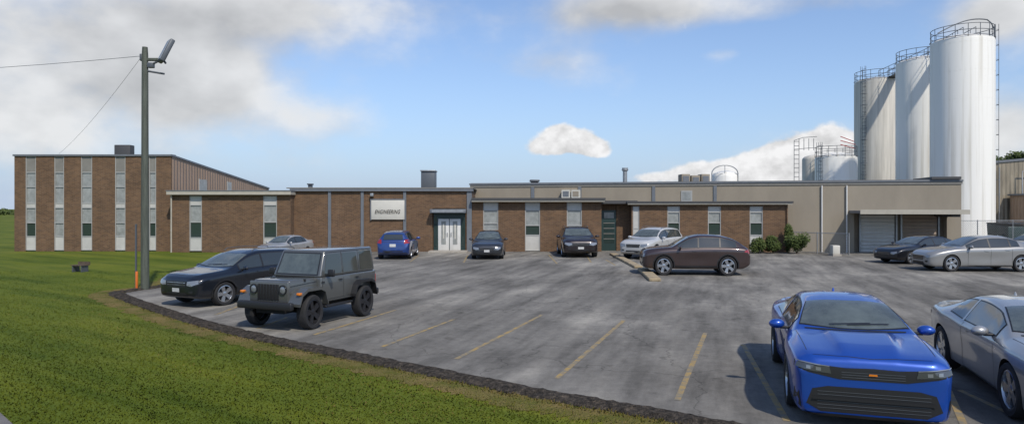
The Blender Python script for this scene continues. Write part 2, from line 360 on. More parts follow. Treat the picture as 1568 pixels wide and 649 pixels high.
patch=.5+.5*np.sin(Xb*1.3+1.2*np.sin(Yb*.9))*np.cos(Yb*1.1+Xb*.4)
dry=(rng.random(n)<np.exp(-np.maximum(dm-.35,0)/(.25+.8*patch))*.85)
me.polygons.foreach_set('material_index',dry.astype(np.int32)); me.update()
o=bpy.data.objects.new('lawn_grass',me); scene.collection.objects.link(o)

# ------------------------------------------------------------------ foliage
def leaves(name,clumps,n,size,m,par=None):
    vs=[];fs=[]
    for _ in range(n):
        c,r_=random.choice(clumps)
        d=Vector((random.gauss(0,1),random.gauss(0,1),random.gauss(0,1))).normalized()*(random.random()**.4)
        p=Vector((c[0]+d.x*r_[0],c[1]+d.y*r_[1],c[2]+d.z*r_[2]))
        if p.z<.02: continue
        a_=Vector((random.gauss(0,1),random.gauss(0,1),random.gauss(0,1))).normalized(); b2=a_.orthogonal().normalized(); s=size*random.uniform(.6,1.4)
        i=len(vs)
        for q in (p-a_*s,p+b2*s*.5,p+a_*s,p-b2*s*.5): vs.append(q)
        fs.append((i,i+1,i+2,i+3))
    return mk(name,vs,fs,m,par)
def bush(x,y,r_,h,rot=0):
    rt=root('shrub',(x,y,0))
    cl=[((random.uniform(-.5,.5)*r_,random.uniform(-.4,.4)*r_,h*random.uniform(.3,.75)),(r_*.5,r_*.5,h*.3)) for _ in range(9)]
    leaves('foliage',cl,2600,.06,M['leaf'],rt)
    tubes('stems',[[(0,0,0),(random.uniform(-.5,.5)*r_,random.uniform(-.3,.3)*r_,h*.7)] for _ in range(7)],.015,M['bark'],rt)
def tree(x,y,h,cr):
    rt=root('deciduous_tree',(x,y,0))
    tubes('trunk',[[(0,0,0),(0.1,0,h*.5)]],.22,M['bark'],rt)
    lim=[];cl=[]
    for i in range(14):
        a=random.random()*6.28; rr=cr*random.uniform(.2,.85); z=h*random.uniform(.5,.93)
        lim.append([(0.05,0,h*random.uniform(.3,.5)),(rr*.5*math.cos(a),rr*.5*math.sin(a),z*.8),(rr*math.cos(a),rr*math.sin(a),z)])
        cl.append(((rr*math.cos(a),rr*math.sin(a),z),(cr*.32,cr*.32,h*.09)))
    tubes('limbs',lim,.06,M['bark'],rt)
    leaves('crown',cl,5000,.2,M['leaf'],rt)
tree(xat(1538,94),94,10.4,3.0); tree(xat(1575,98),98,10.0,3.2)
cl=[]
for i in range(60):
    x=-360+i*4.5; cl.append(((x,random.uniform(255,275),random.uniform(.3,1.3)),(4,3,random.uniform(.8,1.5))))
for i in range(60):
    x=90+i*5; cl.append(((x,random.uniform(215,235),random.uniform(2,4)),(5,4,random.uniform(3,4.5))))
leaves('distant_tree_line',cl,16000,.5,M['leaf'])

# ------------------------------------------------------------------ office building
ob=root('brick_office_building')
FA=Frame((xat(22,43.3),43.3),(xat(262,43.3),43.3)); zA=6.0
x0,x1=FA.p0.x,FA.p0.x+FA.L; yb=60.7; zbk=4.40
v=[(x0,43.3+R,-.1),(x1,43.3+R,-.1),(x1,yb,-.1),(x0,yb,-.1),(x0,43.3+R,zA),(x1,43.3+R,zA),(x1,yb,zbk),(x0,yb,zbk)]
mk('two_storey_walls',v,CF,[M['siding'],M['roof'],M['panelg']],ob,fm=[0,1,2,0,0,0])
st=[(39,55),(83,98),(124,141),(176,192),(228,239)]
W2=[(238,264,'panelg'),(264,286,'blind'),(286,311,'blind'),(311,318,'panel'),(318,341,'blind'),(341,362,'glass'),(362,383,'panel')]
ops=[(a,b_,W2) for a,b_ in st]
W3=[(238,264,'panelg'),(264,286,'blind'),(286,311,'blind'),(311,318,'panel'),(318,341,'blind'),(341,362,'blind'),(362,383,'panel')]
ops[3]=(176,192,W3); ops[1]=(83,98,W3)
facade(FA,22,262,zA,1,ops,ob,core=False)
FA.box('parapet_coping',-.06,FA.L+.06,-.5,.08,zA,zA+.11,M['trimgrey'],ob)
FS=Frame((x1,43.3+R),(x1,yb))
mk('roof_edge_trim',[(x1-.1,43.25,zA+.001),(x1+.07,43.25,zA+.001),(x1+.07,yb,zbk+.001),(x1-.1,yb,zbk+.001),(x1-.1,43.25,zA+.115),(x1+.07,43.25,zA+.115),(x1+.07,yb,zbk+.12),(x1-.1,yb,zbk+.12)],CF,M['trimgrey'],ob)
for pa,pb in ((305,316),(348,354)):
    ua,ub=FS.u(pa),FS.u(pb); FS.box('side_window',ua,ub,-.02,.04,3.9,4.7,M['blind'],ob); FS.box('side_window_frame',ua-.08,ua,-.02,.06,3.85,4.75,M['frame'],ob)
box('roof_hatch',xat(176,46),xat(200,46),45.9,46.5,5.7,zat(222,46),M['trimdark'],ob,.04)
YB=42.3; FB=Frame((xat(262,YB),YB),(xat(445,YB),YB)); zB=3.55
wB=[(300,314,'panel'),(314,340,'blind'),(340,364,'glass'),(364,384,'panel')]
facade(FB,262,445,zB,18,[(290,309,wB),(403,424,wB)],ob)
FB.box('fascia',-.15,FB.L+.1,-1,.30,zB,zB+.22,M['fascia'],ob); FB.box('roof_edge',-.18,FB.L+.13,-17,.33,zB+.22,zB+.27,M['trimgrey'],ob)
tubes('downpipe',[[(FB.p0.x+.05,YB-.08,0),(FB.p0.x+.05,YB-.08,zB)]],.05,M['fascia'],ob)
YC=43.0; FC=Frame((xat(440,YC),YC),(xat(722,YC),YC)); zC=3.78
facade(FC,440,662,zC,17,[],ob); FC.box('wall_head',FC.u(662),FC.u(713),-R,-.002,2.72,zC,M['brick'],ob)
FC.box('core_walls_entrance',FC.u(662),FC.u(722),-17,-R-.01,-.1,zC,M['brick'],ob)
FC.box('wall_pier',FC.u(713),FC.u(722),-R,0,-.1,zC,M['brick'],ob)
FC.box('end_pilaster',FC.u(715),FC.u(722.5),0,.08,-.1,zC,M['trimgrey'],ob)
FC.box('fascia',FC.u(445),FC.u(722)+.1,-.6,.18,zC,zC+.17,M['trimgrey'],ob); FC.box('roof_edge',FC.u(440),FC.u(722)+.12,-16,.20,zC+.17,zC+.23,M['panelg'],ob)
for p in (445.5,505,555,620,): FC.box('pilaster',FC.u(p-2.2),FC.u(p+2.2),0,.09,-.1,zC-.001,M['trimgrey'],ob)
FC.box('door_canopy',FC.u(660),FC.u(714),-.02,.65,2.42,2.66,M['trimgrey'],ob,.02)
FC.box('door_canopy_light',FC.u(663),FC.u(711),.64,.67,2.46,2.62,M['steel'],ob)
ua,ub=FC.u(664),FC.u(712); FC.box('door_surround',ua,ub,-R,-.06,-.05,2.42,M['green'],ob)
wd=(ub-ua)
for i in (0,1):
    a=ua+.26+i*(wd-.52)/2+.02; b_=a+(wd-.52)/2-.04
    FC.box('door_leaf',a,b_,-.06,-.02,.02,2.05,M['white'],ob,.01)
    FC.box('door_glazing',a+.20,b_-.20,-.02,-.005,.45,1.9,M['blind'],ob)
    FC.box('door_oval_trim',a+.3,b_-.3,-.005,.004,.8,1.75,M['signw'],ob,.004)
    FC.box('door_handle',b_-.12 if i==0 else a+.08,b_-.08 if i==0 else a+.12,-.02,.04,.95,1.2,M['steel'],ob)
for p in (0.02,wd-.22): FC.box('door_sidelight',ua+p+.03,ua+p+.17,-.06,-.04,.3,2.2,M['glass'],ob)
FC.box('door_step',ua-.2,ub+.2,0,1.3,-.05,.09,M['concrete'],ob)
sg=root('building_sign'); 
FC.pbox('sign_board',569,620,306,336,.05,.13,M['signw'],sg,.01)
for (a,b_,c,d) in ((567.5,569,305,337),(620,621.5,305,337)): FC.pbox('sign_edge',a,b_,c,d,.04,.15,M['trimgrey'],sg)
FC.pbox('sign_top_edge',569,620,304.6,306,.04,.15,M['trimgrey'],sg)
tc_=bpy.data.curves.new('sign_lettering','FONT'); tc_.body='ENGINEERING'; tc_.size=.34; tc_.shear=.35; tc_.extrude=.008; tc_.offset=.003; tc_.align_x='CENTER'; tc_.space_character=1.08; tc_.materials.append(M['black'])
to=bpy.data.objects.new('sign_lettering',tc_); scene.collection.objects.link(to); to.parent=sg; to.location=FC.pt(FC.u(593.5),.145,FC.z(594,327)); to.rotation_euler=(math.pi/2,0,0); to.scale=(.68,1,1)
FC.pbox('wall_lamp',568,573,296,301,.05,.3,M['steel'],ob,.02)
ac=root('rooftop_hvac_unit'); box('casing',xat(646,50),xat(667,50),49.5,50.7,3.9,zat(263,50),M['darksteel'],ac,.03); box('cap',xat(645,50),xat(668,50),49.4,50.8,zat(263,50),zat(261,50),M['steel'],ac,.02)
box('base_curb',xat(648,50),xat(665,50),49.6,50.6,3.7,3.9,M['steel'],ac)

# ------------------------------------------------------------------ annex
an=root('brick_annex_building')
YD=43.0; FD=Frame((xat(722,YD)+.02,YD),(xat(922,YD),YD)); zD=3.12
wD=[(310,322,'panel'),(322,342,'blind'),(342,352,'blind')]; wD2=[(310,322,'panel'),(322,345,'blind'),(345,360,'glass'),(360,384,'panel')]
facade(FD,722.7,921,zD,6,[(740,763,wD),(804,827,wD2),(868,891,[(310,322,'panel'),(322,345,'blind'),(345,384,'panel')])],an)
FD.box('roof_slab',.0,FD.L+.1,-6,.45,zD,zD+.10,M['fascia'],an); FD.box('roof_edge',0,FD.L+.15,-6,.5,zD+.10,zD+.24,M['trimdark'],an)
YE=43.9; FE=Frame((xat(921,YE),YE),(xat(968,YE),YE))
FE.box('recess_wall',-.1,FE.L,-1.5,-R,-.1,3.0,M['brick'],an)
FE.box('recess_brick',FE.u(944),FE.u(965),-R,0,-.1,3.0,M['brick'],an)
FE.pbox('green_door_frame',921,943,322,384,-R,-.02,M['green'],an)
FE.pbox('green_door_glass',925,940,340,372,-.02,.0,M['glass'],an); FE.pbox('green_door_transom',925,940,325,334,-.02,.0,M['blind'],an)
for i in range(4): FE.pbox('door_bar',924,941,341+i*8,342+i*8,.0,.012,M['panelg'],an)
FE.box('recess_roof',-.1,FE.L+.2,-2,.8,3.0,3.2,M['trimdark'],an)
FF=Frame((xat(967,43),43.0),(xat(1206,42.2),42.2)); zF=2.95
wF=[(316,325,'panel'),(325,341,'blind'),(341,360,'glass'),(360,384,'panel')]
facade(FF,967,1206,zF,2.6,[(969,979,[(316,350,'panel'),(350,384,'panel')]),(1022,1041,wF),(1084,1104,wF),(1148,1168,wF)],an)
FF.box('roof_slab',-.25,FF.L+.2,-2.6,.30,zF,zF+.08,M['fascia'],an); FF.box('roof_edge',-.3,FF.L+.25,-2.6,.34,zF+.08,zF+.20,M['trimdark'],an)
tubes('downpipe',[[FF.pt(FF.L-.05,.07,0),FF.pt(FF.L-.05,.07,zF)]],.045,M['brick'],an)

# ------------------------------------------------------------------ warehouse
wh=root('warehouse_building')
p1=(26.8,40.9); FG=Frame((-2.9,47.5),p1); zG=4.32
uD0,uD1=FG.u(1308),FG.u(1450)
def gb(n,u0,u1,d0,d1,z0,z1,m): FG.box(n,u0,u1,d0,d1,z0,z1,M[m],wh)
gb('wall',0,uD0,-20,0,-.1,zG,'beige'); gb('wall_over_dock',uD0,uD1,-.6,0,2.42,zG,'beige'); gb('wall_end',uD1,FG.L,-20,0,-.1,zG,'beige')
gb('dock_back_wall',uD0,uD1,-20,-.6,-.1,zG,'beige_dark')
gb('parapet_cap',-.05,FG.L+.08,-20,.10,zG,zG+.10,'trimgrey'); gb('roof_surface',0,FG.L,-19.9,-.1,zG+.10,zG+.13,'roof')
gb('fascia_band',0,FG.L+.05,0,.05,zG-.16,zG-.001,'panelg')
for p in (816,888,1001,1095): gb('pilaster',FG.u(p-2.5),FG.u(p+2.5),0,.07,-.1,zG-.17,'trimgrey')
gb('window_frame',FG.u(1043),FG.u(1060),0,.05,FG.z(1050,308),FG.z(1050,292),'frame'); gb('window_glass',FG.u(1045),FG.u(1058),.05,.06,FG.z(1050,306),FG.z(1050,294),'blind')
for i,p in enumerate((861,876)):
    gb('wall_vent',FG.u(p),FG.u(p+13),0,.35,FG.z(p,303),FG.z(p,291),'signw'); gb('vent_grille',FG.u(p+2),FG.u(p+11),.35,.37,FG.z(p,301),FG.z(p,293),'beige' if i else 'trimgrey')
gb('dock_canopy',FG.u(1300),FG.u(1455),-.3,2.6,2.42,2.58,'trimgrey'); gb('dock_canopy_edge',FG.u(1299),FG.u(1456),2.6,2.66,2.38,2.64,'fascia')
gb('roller_door',FG.u(1322),FG.u(1374),-.6,-.52,-.05,2.3,'rolldoor'); gb('roller_door_tan',FG.u(1386),FG.u(1440),-.6,-.53,-.05,2.3,'rolldoort')
for p in (1319,1375.5,1383,1441): gb('door_jamb',FG.u(p),FG.u(p+2.6),-.6,-.45,-.05,2.36,'steel')
gb('dock_end_beam',FG.u(1436),FG.u(1449),-.59,2.0,2.22,2.41,'trimdark')
for p in (1258,1296): tubes('downpipe',[[FG.pt(FG.u(p),.09,0),FG.pt(FG.u(p),.09,zG-.2)]],.05,M['white'],wh)
gb('roof_end_cap',FG.u(1425),FG.u(1470),-3,.2,zG+.13,zG+.28,'trimdark')
rv=root('roof_vent_pipe'); vs,fs=lathe([(0,5.9),(.22,5.9),(.22,5.7),(.16,5.65),(.16,4.3)],16); mk('stack',vs,fs,M['steel'],rv,True,loc=(xat(957,50),50,-.25)); tubes('cap_ring',[[(xat(957,50)+.24*math.cos(a/8*6.283),50+.24*math.sin(a/8*6.283),5.5) for a in range(9)]],.02,M['steel'],rv)
rv=root('roof_vent'); box('curb',xat(813,50),xat(824,50),49.6,50.2,4.3,4.62,M['darksteel'],rv,.02); box('hood',xat(811,50),xat(826,50),49.5,50.3,4.62,4.78,M['darksteel'],rv,.05)
rv=root('roof_vent'); box('curb',xat(474,50),xat(479,50),49.6,50.0,4.0,4.4,M['darksteel'],rv,.02); box('hood',xat(473,50),xat(480,50),49.5,50.1,4.4,4.5,M['darksteel'],rv,.03)
ru=root('rooftop_hvac_unit')
for i in range(3):
    a=1041+i*15; box('casing',xat(a,56),xat(a+13,56),55.4,56.6,4.3,zat(267+i%2*2,56),M['beige'],ru,.04); box('grille',xat(a+2,56),xat(a+11,56),55.36,55.40,4.6,zat(270+i%2*2,56),M['trimgrey'],ru)

# ------------------------------------------------------------------ silos
def silo(name,cx,cy,r_,h,m,dome=.5,rail=True,ladder=None,bands=True):
    rt=root(name,(cx,cy,0))
    prof=[(r_,-.1),(r_,h-.25),(r_-.05,h-.08),(r_*.8,h+dome*.35),(r_*.45,h+dome*.8),(r_*.12,h+dome),(0,h+dome)]
    vs,fs=lathe(prof,64); mk('shell',vs,fs,m,rt,True)
    circ=lambda rr,z,a0=0,a1=6.2832,n=40:[(rr*math.cos(a0+(a1-a0)*i/n),rr*math.sin(a0+(a1-a0)*i/n),z) for i in range(n+1)]
    if bands: tubes('weld_bands',[circ(r_+.0,z) for z in np.arange(2.4,h,2.4)],.007,m,rt)
    if rail:
        L_=[circ(r_-.05,h+.5),circ(r_-.05,h+1.0),circ(r_+.0,h+.02)]
        for i in range(16):
            a=i/16*6.2832; L_.append([((r_-.05)*math.cos(a),(r_-.05)*math.sin(a),h-.1),((r_-.05)*math.cos(a),(r_-.05)*math.sin(a),h+1.0)])
        tubes('guard_rail',L_,.028,M['darksteel'],rt)
    if ladder is not None:
        a=ladder; c,s=math.cos(a),math.sin(a); rr=r_+.28; tx,ty=-s,c
        top=h+1.4; L_=[]
        for sg_ in (-.22,.22): L_.append([(rr*c+tx*sg_,rr*s+ty*sg_,0),(rr*c+tx*sg_,rr*s+ty*sg_,top)])
        for z in np.arange(.4,top,.4): L_.append([(rr*c-tx*.22,rr*s-ty*.22,z),(rr*c+tx*.22,rr*s+ty*.22,z)])
        for z in np.arange(2.6,top,1.3):
            L_.append([((rr+.36*math.sin(b_))*c+tx*.36*math.cos(b_),(rr+.36*math.sin(b_))*s+ty*.36*math.cos(b_),z) for b_ in np.linspace(0,math.pi,9)])
        for b_ in (math.pi*.25,math.pi*.75): L_.append([((rr+.36*math.sin(b_))*c+tx*.36*math.cos(b_),(rr+.36*math.sin(b_))*s+ty*.36*math.cos(b_),z) for z in (2.6,top)])
        for z in np.arange(1.5,h,3): L_.append([(r_*c,r_*s,z),(rr*c,rr*s,z)])
        tubes('caged_ladder',L_,.022,M['darksteel'],rt)
    return rt
H3=17.3
s3=(xat(1473,60),60); s2=(xat(1413.5,68.5),68.5); s1=(xat(1344,79),79)
silo('storage_silo',s3[0],s3[1],2.42,H3,M['silo'],.5,ladder=-.05)
silo('storage_silo',s2[0],s2[1],2.42,H3,M['silo'],.5)
silo('storage_silo',s1[0],s1[1],2.45,H3,M['silo_old'],.4,ladder=3.7)
cw=root('silo_catwalk'); 
def rail_between(a,b_,off):
    a=Vector(a);b_=Vector(b_); d=(b_-a).normalized(); n_=Vector((-d.y,d.x))*off
    L_=[];k=8
    for z in (.55,1.1): L_.append([(a.x+n_.x,a.y+n_.y,H3+z+.1),(b_.x+n_.x,b_.y+n_.y,H3+z+.1)])
    for i in range(k+1):
        p=a.lerp(b_,i/k)+n_; L_.append([(p.x,p.y,H3+.05),(p.x,p.y,H3+1.2)])
    return L_
L_=[]
for a,b_ in ((s1,s2),(s2,s3)):
    for o_ in (.5,-.5): L_+=rail_between(a,b_,o_+.6)
tubes('rails',L_,.028,M['darksteel'],cw)
for a,b_ in ((s1,s2),(s2,s3)):
    A=Vector(a);B=Vector(b_);d=(B-A).normalized();n_=Vector((-d.y,d.x)); q=[A+n_*.1,B+n_*.1,B+n_*1.1,A+n_*1.1]
    hexa('deck',[(p.x,p.y,H3+.0) for p in q]+[(p.x,p.y,H3+.06) for p in q],M['darksteel'],cw)
tubes('filler_pipe',[[(s3[0]-2.3+4.3*t,s3[1]-.3,H3+.6+1.25*math.sin(math.pi*t*.6)) for t in np.linspace(0,1,14)]+[(s3[0]+2.35,s3[1]-.3,H3+1.5),(s3[0]+2.55,s3[1]-.5,H3+.8),(s3[0]+2.55,s3[1]-.5,0)]],.05,M['darksteel'],cw)
silo('storage_tank',xat(1280,72),72,2.05,8.1,M['silo'],.45,ladder=3.6)
silo('storage_tank',xat(1246,76),76,1.2,8.3,M['silo_old'],.3,rail=False)
tk=root('tank_access_platform'); YT=70; X0=xat(1216,YT);X1=xat(1236,YT)
tubes('frame',[[(X0,YT,0),(X0,YT,9.6)],[(X0+.5,YT,0),(X0+.5,YT,9.6)],[(X0,YT,9.6),(X0+.9,YT,9.9),(X1+1.0,YT,10.0)],[(X0,YT,8.7),(X1+1,YT,8.9)]]+[[(X0,YT,z),(X0+.5,YT,z)] for z in np.arange(.5,9.6,.45)]+[[(X0+i*.5,YT,8.6),(X0+i*.5,YT,9.8)] for i in range(1,5)],.03,M['darksteel'],tk)
tubes('red_rails',[[(xat(1287,68),68,9.0),(xat(1310,68),68,8.6)],[(xat(1287,68),68,9.4),(xat(1310,68),68,9.0)],[(xat(1287,68),68,9.8),(xat(1308,68),68,9.3)]],.04,M['red'],tk)
silo('storage_tank',xat(1111,64),64,1.25,5.9,M['silo'],.3,rail=False,bands=False)
tk=root('tank_hoop'); tubes('hoop',[[(xat(1090,63),63,4.4),(xat(1090,63),63,5.9)]+[(xat(1090,63)+1.2-1.2*math.cos(t),63,5.9+.75*math.sin(t)) for t in np.linspace(0,math.pi,12)]+[(xat(1090,63)+2.4,63,4.4)]],.05,M['steel'],tk); tubes('hoop_brace',[[(xat(1090,63),63,5.9),(xat(1090,63)+2.4,63,5.9)],[(xat(1090,63)+1.2,63,5.9),(xat(1090,63)+1.2,63,6.6)]],.03,M['steel'],tk)

cb=root('corrugated_industrial_building'); cx0=xat(1522,66)
v=[(cx0,66,-.1),(cx0+26,64,-.1),(cx0+26,90,-.1),(cx0,90,-.1),(cx0,66,zat(250,66)),(cx0+26,64,zat(250,66)+2.2),(cx0+26,90,zat(250,66)+2.2),(cx0,90,zat(250,66))]
mk('walls',v,CF,[M['corr'],M['roof']],cb,fm=[0,1,0,0,0,0])
zt_=zat(250,66)
mk('eave_gutter',[(cx0-.1,65.9,zt_),(cx0+26,63.9,zt_+2.2),(cx0+26,64.2,zt_+2.2),(cx0-.1,66.2,zt_),(cx0-.1,65.9,zt_+.22),(cx0+26,63.9,zt_+2.42),(cx0+26,64.2,zt_+2.42),(cx0-.1,66.2,zt_+.22)],CF,M['trimgrey'],cb)
box('lower_lean_to',cx0+1.2,cx0+8,62,65.5,-.1,3.9,M['siding'],cb); box('lean_to_roof',cx0+1.0,cx0+8.2,61.7,65.6,3.9,4.05,M['trimgrey'],cb)
tubes('pipes',[[(cx0+.3,65.7,0),(cx0+.3,65.7,6.6)],[(cx0+2.2,65.3,3.9),(cx0+2.2,65.3,6.2),(cx0+3.5,65.2,6.2)]],.06,M['steel'],cb)
dp=root('dumpster'); dx=xat(1548,50); hexa('bin',[(dx-.9,49,.1),(dx+.9,49,.1),(dx+1,51,.1),(dx-1,51,.1),(dx-1.0,48.9,1.4),(dx+1.0,48.9,1.4),(dx+1.1,51,1.6),(dx-1.1,51,1.6)],M['green'],dp,.04)
box('lid',dx-1.1,dx+1.1,48.8,51.05,1.6,1.66,M['trimblk'],dp); box('side_pocket',dx-1.15,dx-.95,49.3,50.5,.7,.9,M['green'],dp)

def chain_fence(a,b_,h,name='chain_link_fence'):
    rt=root(name); a=Vector(a);b_=Vector(b_); L0=(b_-a).length; d=(b_-a)/L0
    P=lambda s,z:((a+d*s).x,(a+d*s).y,z)
    k=max(2,int(L0/2.4)); tubes('posts',[[P(L0*i/k,0),P(L0*i/k,h+.05)] for i in range(k+1)],.035,M['steel'],rt)
    tubes('rails',[[P(0,h),P(L0,h)],[P(0,.08),P(L0,.08)]],.022,M['steel'],rt)
    L_=[]; s=-h
    while s<L0:
        for sg_ in (1,-1):
            s0,s1_=s,s+h; z0,z1=(0.05,h) if sg_>0 else (h,.05)
            if s0<0: z0=z0+(z1-z0)*(-s0/h); s0=0
            if s1_>L0: z1=z1-(z1-z0)*((s1_-L0)/(s1_-s0)); s1_=L0
            L_.append([P(s0,z0),P(s1_,z1)])
        s+=.16
    tubes('mesh_wires',L_,.004,M['steel'],rt,0)
chain_fence(FF.pt(FF.L+.1,-.3,0)[:2],(xat(1300,39.6),39.6),1.25)
chain_fence((28.2,45),(46,47),1.9)
ub=root('utility_box'); box('cabinet',xat(1273,39.3),xat(1284,39.3),39.1,39.5,.1,.6,M['signw'],ub,.02); box('plinth',xat(1272,39.3),xat(1285,39.3),39.0,39.6,0,.1,M['concrete'],ub)
bush(xat(1161,41.2),41.2,.55,1.0); bush(xat(1184,41.2),41.2,.6,1.05); bush(xat(1220,40.8),40.8,.75,1.35); bush(xat(1208,41.5),41.6,.35,1.9)

# ------------------------------------------------------------------ utility pole
up=root('floodlight_pole',(*gxy(222,443),0)); 
vs,fs=lathe([(0,8.15),(.085,8.15),(.10,7.9),(.115,4),(.135,0),(.135,-.1)],20); mk('pole_shaft',vs,fs,M['pole'],up,True)
box('crossarm',-.15,.62,-.05,.05,7.68,7.78,M['pole'],up,.015); tubes('brackets',[[(0,0,7.45),(.45,0,7.68)],[(.05,0,7.35),(.65,0,7.25)],[(.62,0,7.72),(.70,0,7.6)]],.035,M['darksteel'],up)
box('insulator',-.16,-.08,-.06,.06,7.70,7.92,M['darksteel'],up,.02); box('junction_box',.1,.3,-.08,.08,7.45,7.62,M['darksteel'],up,.02)
fl=box('floodlight_head',-.08,.08,-.25,.25,-.42,.42,M['darksteel'],up,.04); fl.location=(.74,-.05,8.0); fl.rotation_euler=(0,math.radians(24),math.radians(38))
f2=box('floodlight_lens',-.095,-.08,-.20,.20,-.37,.37,M['steel'],up); f2.location=fl.location; f2.rotation_euler=fl.rotation_euler
box('marker_sleeve',-.24,-.17,-.16,-.10,0,.62,M['orange'],up,.01)
box('marker_post',-.26,-.21,-.14,-.10,0,2.2,M['darksteel'],up)
pp0=gxy(222,443)
def sag(a,b_,s,n=16): return [(a[0]+(b_[0]-a[0])*t,a[1]+(b_[1]-a[1])*t,a[2]+(b_[2]-a[2])*t-s*4*t*(1-t)) for t in np.linspace(0,1,n+1)]
ow=root('overhead_wires'); tubes('service_wire',[sag((pp0[0]-.12,pp0[1],7.85),(-45,32,9.2),.5)],.008,M['darksteel'],ow)
tubes('building_wire',[sag((pp0[0]-.1,pp0[1],7.85),(xat(90,44),44.0,6.2),.25)],.006,M['darksteel'],ow)
bx,by=gxy(122,416); bn=root('park_bench',(bx,by,0),-.2)
for y in (-.18,-.03,.12): box('seat_slat',-.3,.3,y,y+.11,.27,.30,M['bark'],bn)
for x in (-.24,.2): box('leg',x,x+.05,-.16,.2,0,.27,M['darksteel'],bn)
box('backrest',-.3,.3,.22,.25,.30,.42,M['bark'],bn)

# ------------------------------------------------------------------ vehicles
def pchip(keys,xs):
    k=sorted(keys); X=np.array([a for a,_ in k],float); Yv=np.array([b for _,b in k],float)
    h=np.diff(X); dl=np.diff(Yv)/h; m=np.zeros(len(X)); m[0]=dl[0]; m[-1]=dl[-1]
    for i in range(1,len(X)-1):
        if dl[i-1]*dl[i]>0:
            w1=2*h[i]+h[i-1]; w2=h[i]+2*h[i-1]; m[i]=(w1+w2)/(w1/dl[i-1]+w2/dl[i])
    xs=np.clip(np.atleast_1d(xs),X[0],X[-1]); i=np.clip(np.searchsorted(X,xs)-1,0,len(h)-1); t=(xs-X[i])/h[i]
    return (2*t**3-3*t**2+1)*Yv[i]+(t**3-2*t**2+t)*h[i]*m[i]+(-2*t**3+3*t**2)*Yv[i+1]+(t**3-t**2)*h[i]*m[i+1]
PAINT={}
def paint(col,metal=.35,rough=.32):
    k=(col,metal)
    if k not in PAINT:
        m=mat('car_paint',col,rough,metal,1.0); PAINT[k]=m
    return PAINT[k]
WH={}
def wheel(r_,w,style,par,loc,sidey):
    key=(r_,w,style)
    if key not in WH:
        ri=r_*.72; vs=[];fs=[];fm=[]
        def add(v,f,mi):
            b0=len(vs); vs.extend(v); fs.extend([tuple(i+b0 for i in q) for q in f]); fm.extend([mi]*len(f))
        h=w/2
        v,f=lathe([(ri,-h*.9),(ri+.01,-h*.95),(r_*.93,-h),(r_*.985,-h*.8),(r_,-h*.5),(r_,h*.5),(r_*.985,h*.8),(r_*.93,h),(ri+.01,h*.95),(ri,h*.85)],36,'y'); add(v,f,0)
        v,f=lathe([(ri,h*.85),(ri-.02,h*.88),(ri-.03,h*.6),(ri-.045,-h*.3)],36,'y'); add(v,f,1)
        v,f=lathe([(ri-.045,-h*.2),(0,-h*.2)],36,'y'); add(v,f,2)
        v,f=lathe([(ri*.62,-h*.1),(ri*.62,h*.1),(ri*.2,h*.1)],24,'y'); add(v,f,3)
        v,f=lathe([(.075,h*.2),(.07,h*.72),(.03,h*.78),(0,h*.78)],16,'y'); add(v,f,1)
        ns={'ten':10,'five':5,'seven':7,'off':5}[style]
        for i in range(ns):
            a=6.2832*i/ns; wi,wo={'five':(.045,.065),'ten':(.018,.022),'seven':(.03,.035),'off':(.05,.07)}[style]
            c,s=math.cos(a),math.sin(a); v=[]
            for (rr,ww,yt) in ((.05,wi,h*.70),(ri-.02,wo,h*.78)):
                for dy in (-.035,0):
                    for sg_ in (-1,1): v.append((rr*c-s*ww*sg_,yt+dy,rr*s+c*ww*sg_))
            add(v,[(0,1,3,2),(4,6,7,5),(2,3,7,6),(0,4,5,1),(0,2,6,4),(1,5,7,3)],1)
        me=bpy.data.meshes.new('wheel'); me.from_pydata(vs,[],fs)
        for m_ in (M['tyre'],M['rimdark'] if style=='off' else M['rim'],M['well'],M['darksteel']): me.materials.append(m_)
        me.polygons.foreach_set('material_index',fm); me.polygons.foreach_set('use_smooth',[True]*len(fs)); me.set_sharp_from_angle(angle=math.radians(40)); me.update(); WH[key]=me
    o=bpy.data.objects.new('wheel',WH[key]); scene.collection.objects.link(o); o.parent=par; o.location=loc
    if sidey<0: o.rotation_euler=(0,0,math.pi)
    return o
VW={'L':(lambda a,b_:Vector((a,3,b_)),Vector((0,-1,0)),(0,2)),'R':(lambda a,b_:Vector((a,-3,b_)),Vector((0,1,0)),(0,2)),
    'F':(lambda a,b_:Vector((5,a,b_)),Vector((-1,0,0)),(1,2)),'B':(lambda a,b_:Vector((-5,a,b_)),Vector((1,0,0)),(1,2)),
    'T':(lambda a,b_:Vector((a,b_,4)),Vector((0,0,-1)),(0,1))}
def decal(name,bvh,poly,view,m,par,off=.005,step=.07):
    to3,dr,ax=VW[view]; bm=bmesh.new()
    try: f=bm.faces.new([bm.verts.new(to3(*p)) for p in poly])
    except Exception: bm.free(); return
    bmesh.ops.triangulate(bm,faces=[f])
    for k_,a in enumerate(ax):
        lo=min(p[k_] for p in poly); hi=max(p[k_] for p in poly); no=Vector((0,0,0)); no[a]=1
        c=lo+step
        while c<hi-.005:
            co=Vector((0,0,0)); co[a]=c
            bmesh.ops.bisect_plane(bm,geom=list(bm.verts)+list(bm.edges)+list(bm.faces),plane_co=co,plane_no=no); c+=step
    for v in bm.verts:
        l,nn,_,_=bvh.ray_cast(v.co,dr)
        if l is None: l,nn,_,_=bvh.find_nearest(v.co+dr*3)
        if nn.dot(dr)>0: nn=-nn
        v.co=l+nn*off
    bmesh.ops.recalc_face_normals(bm,faces=bm.faces)
    return frombm(name,bm,m,par,True,60)
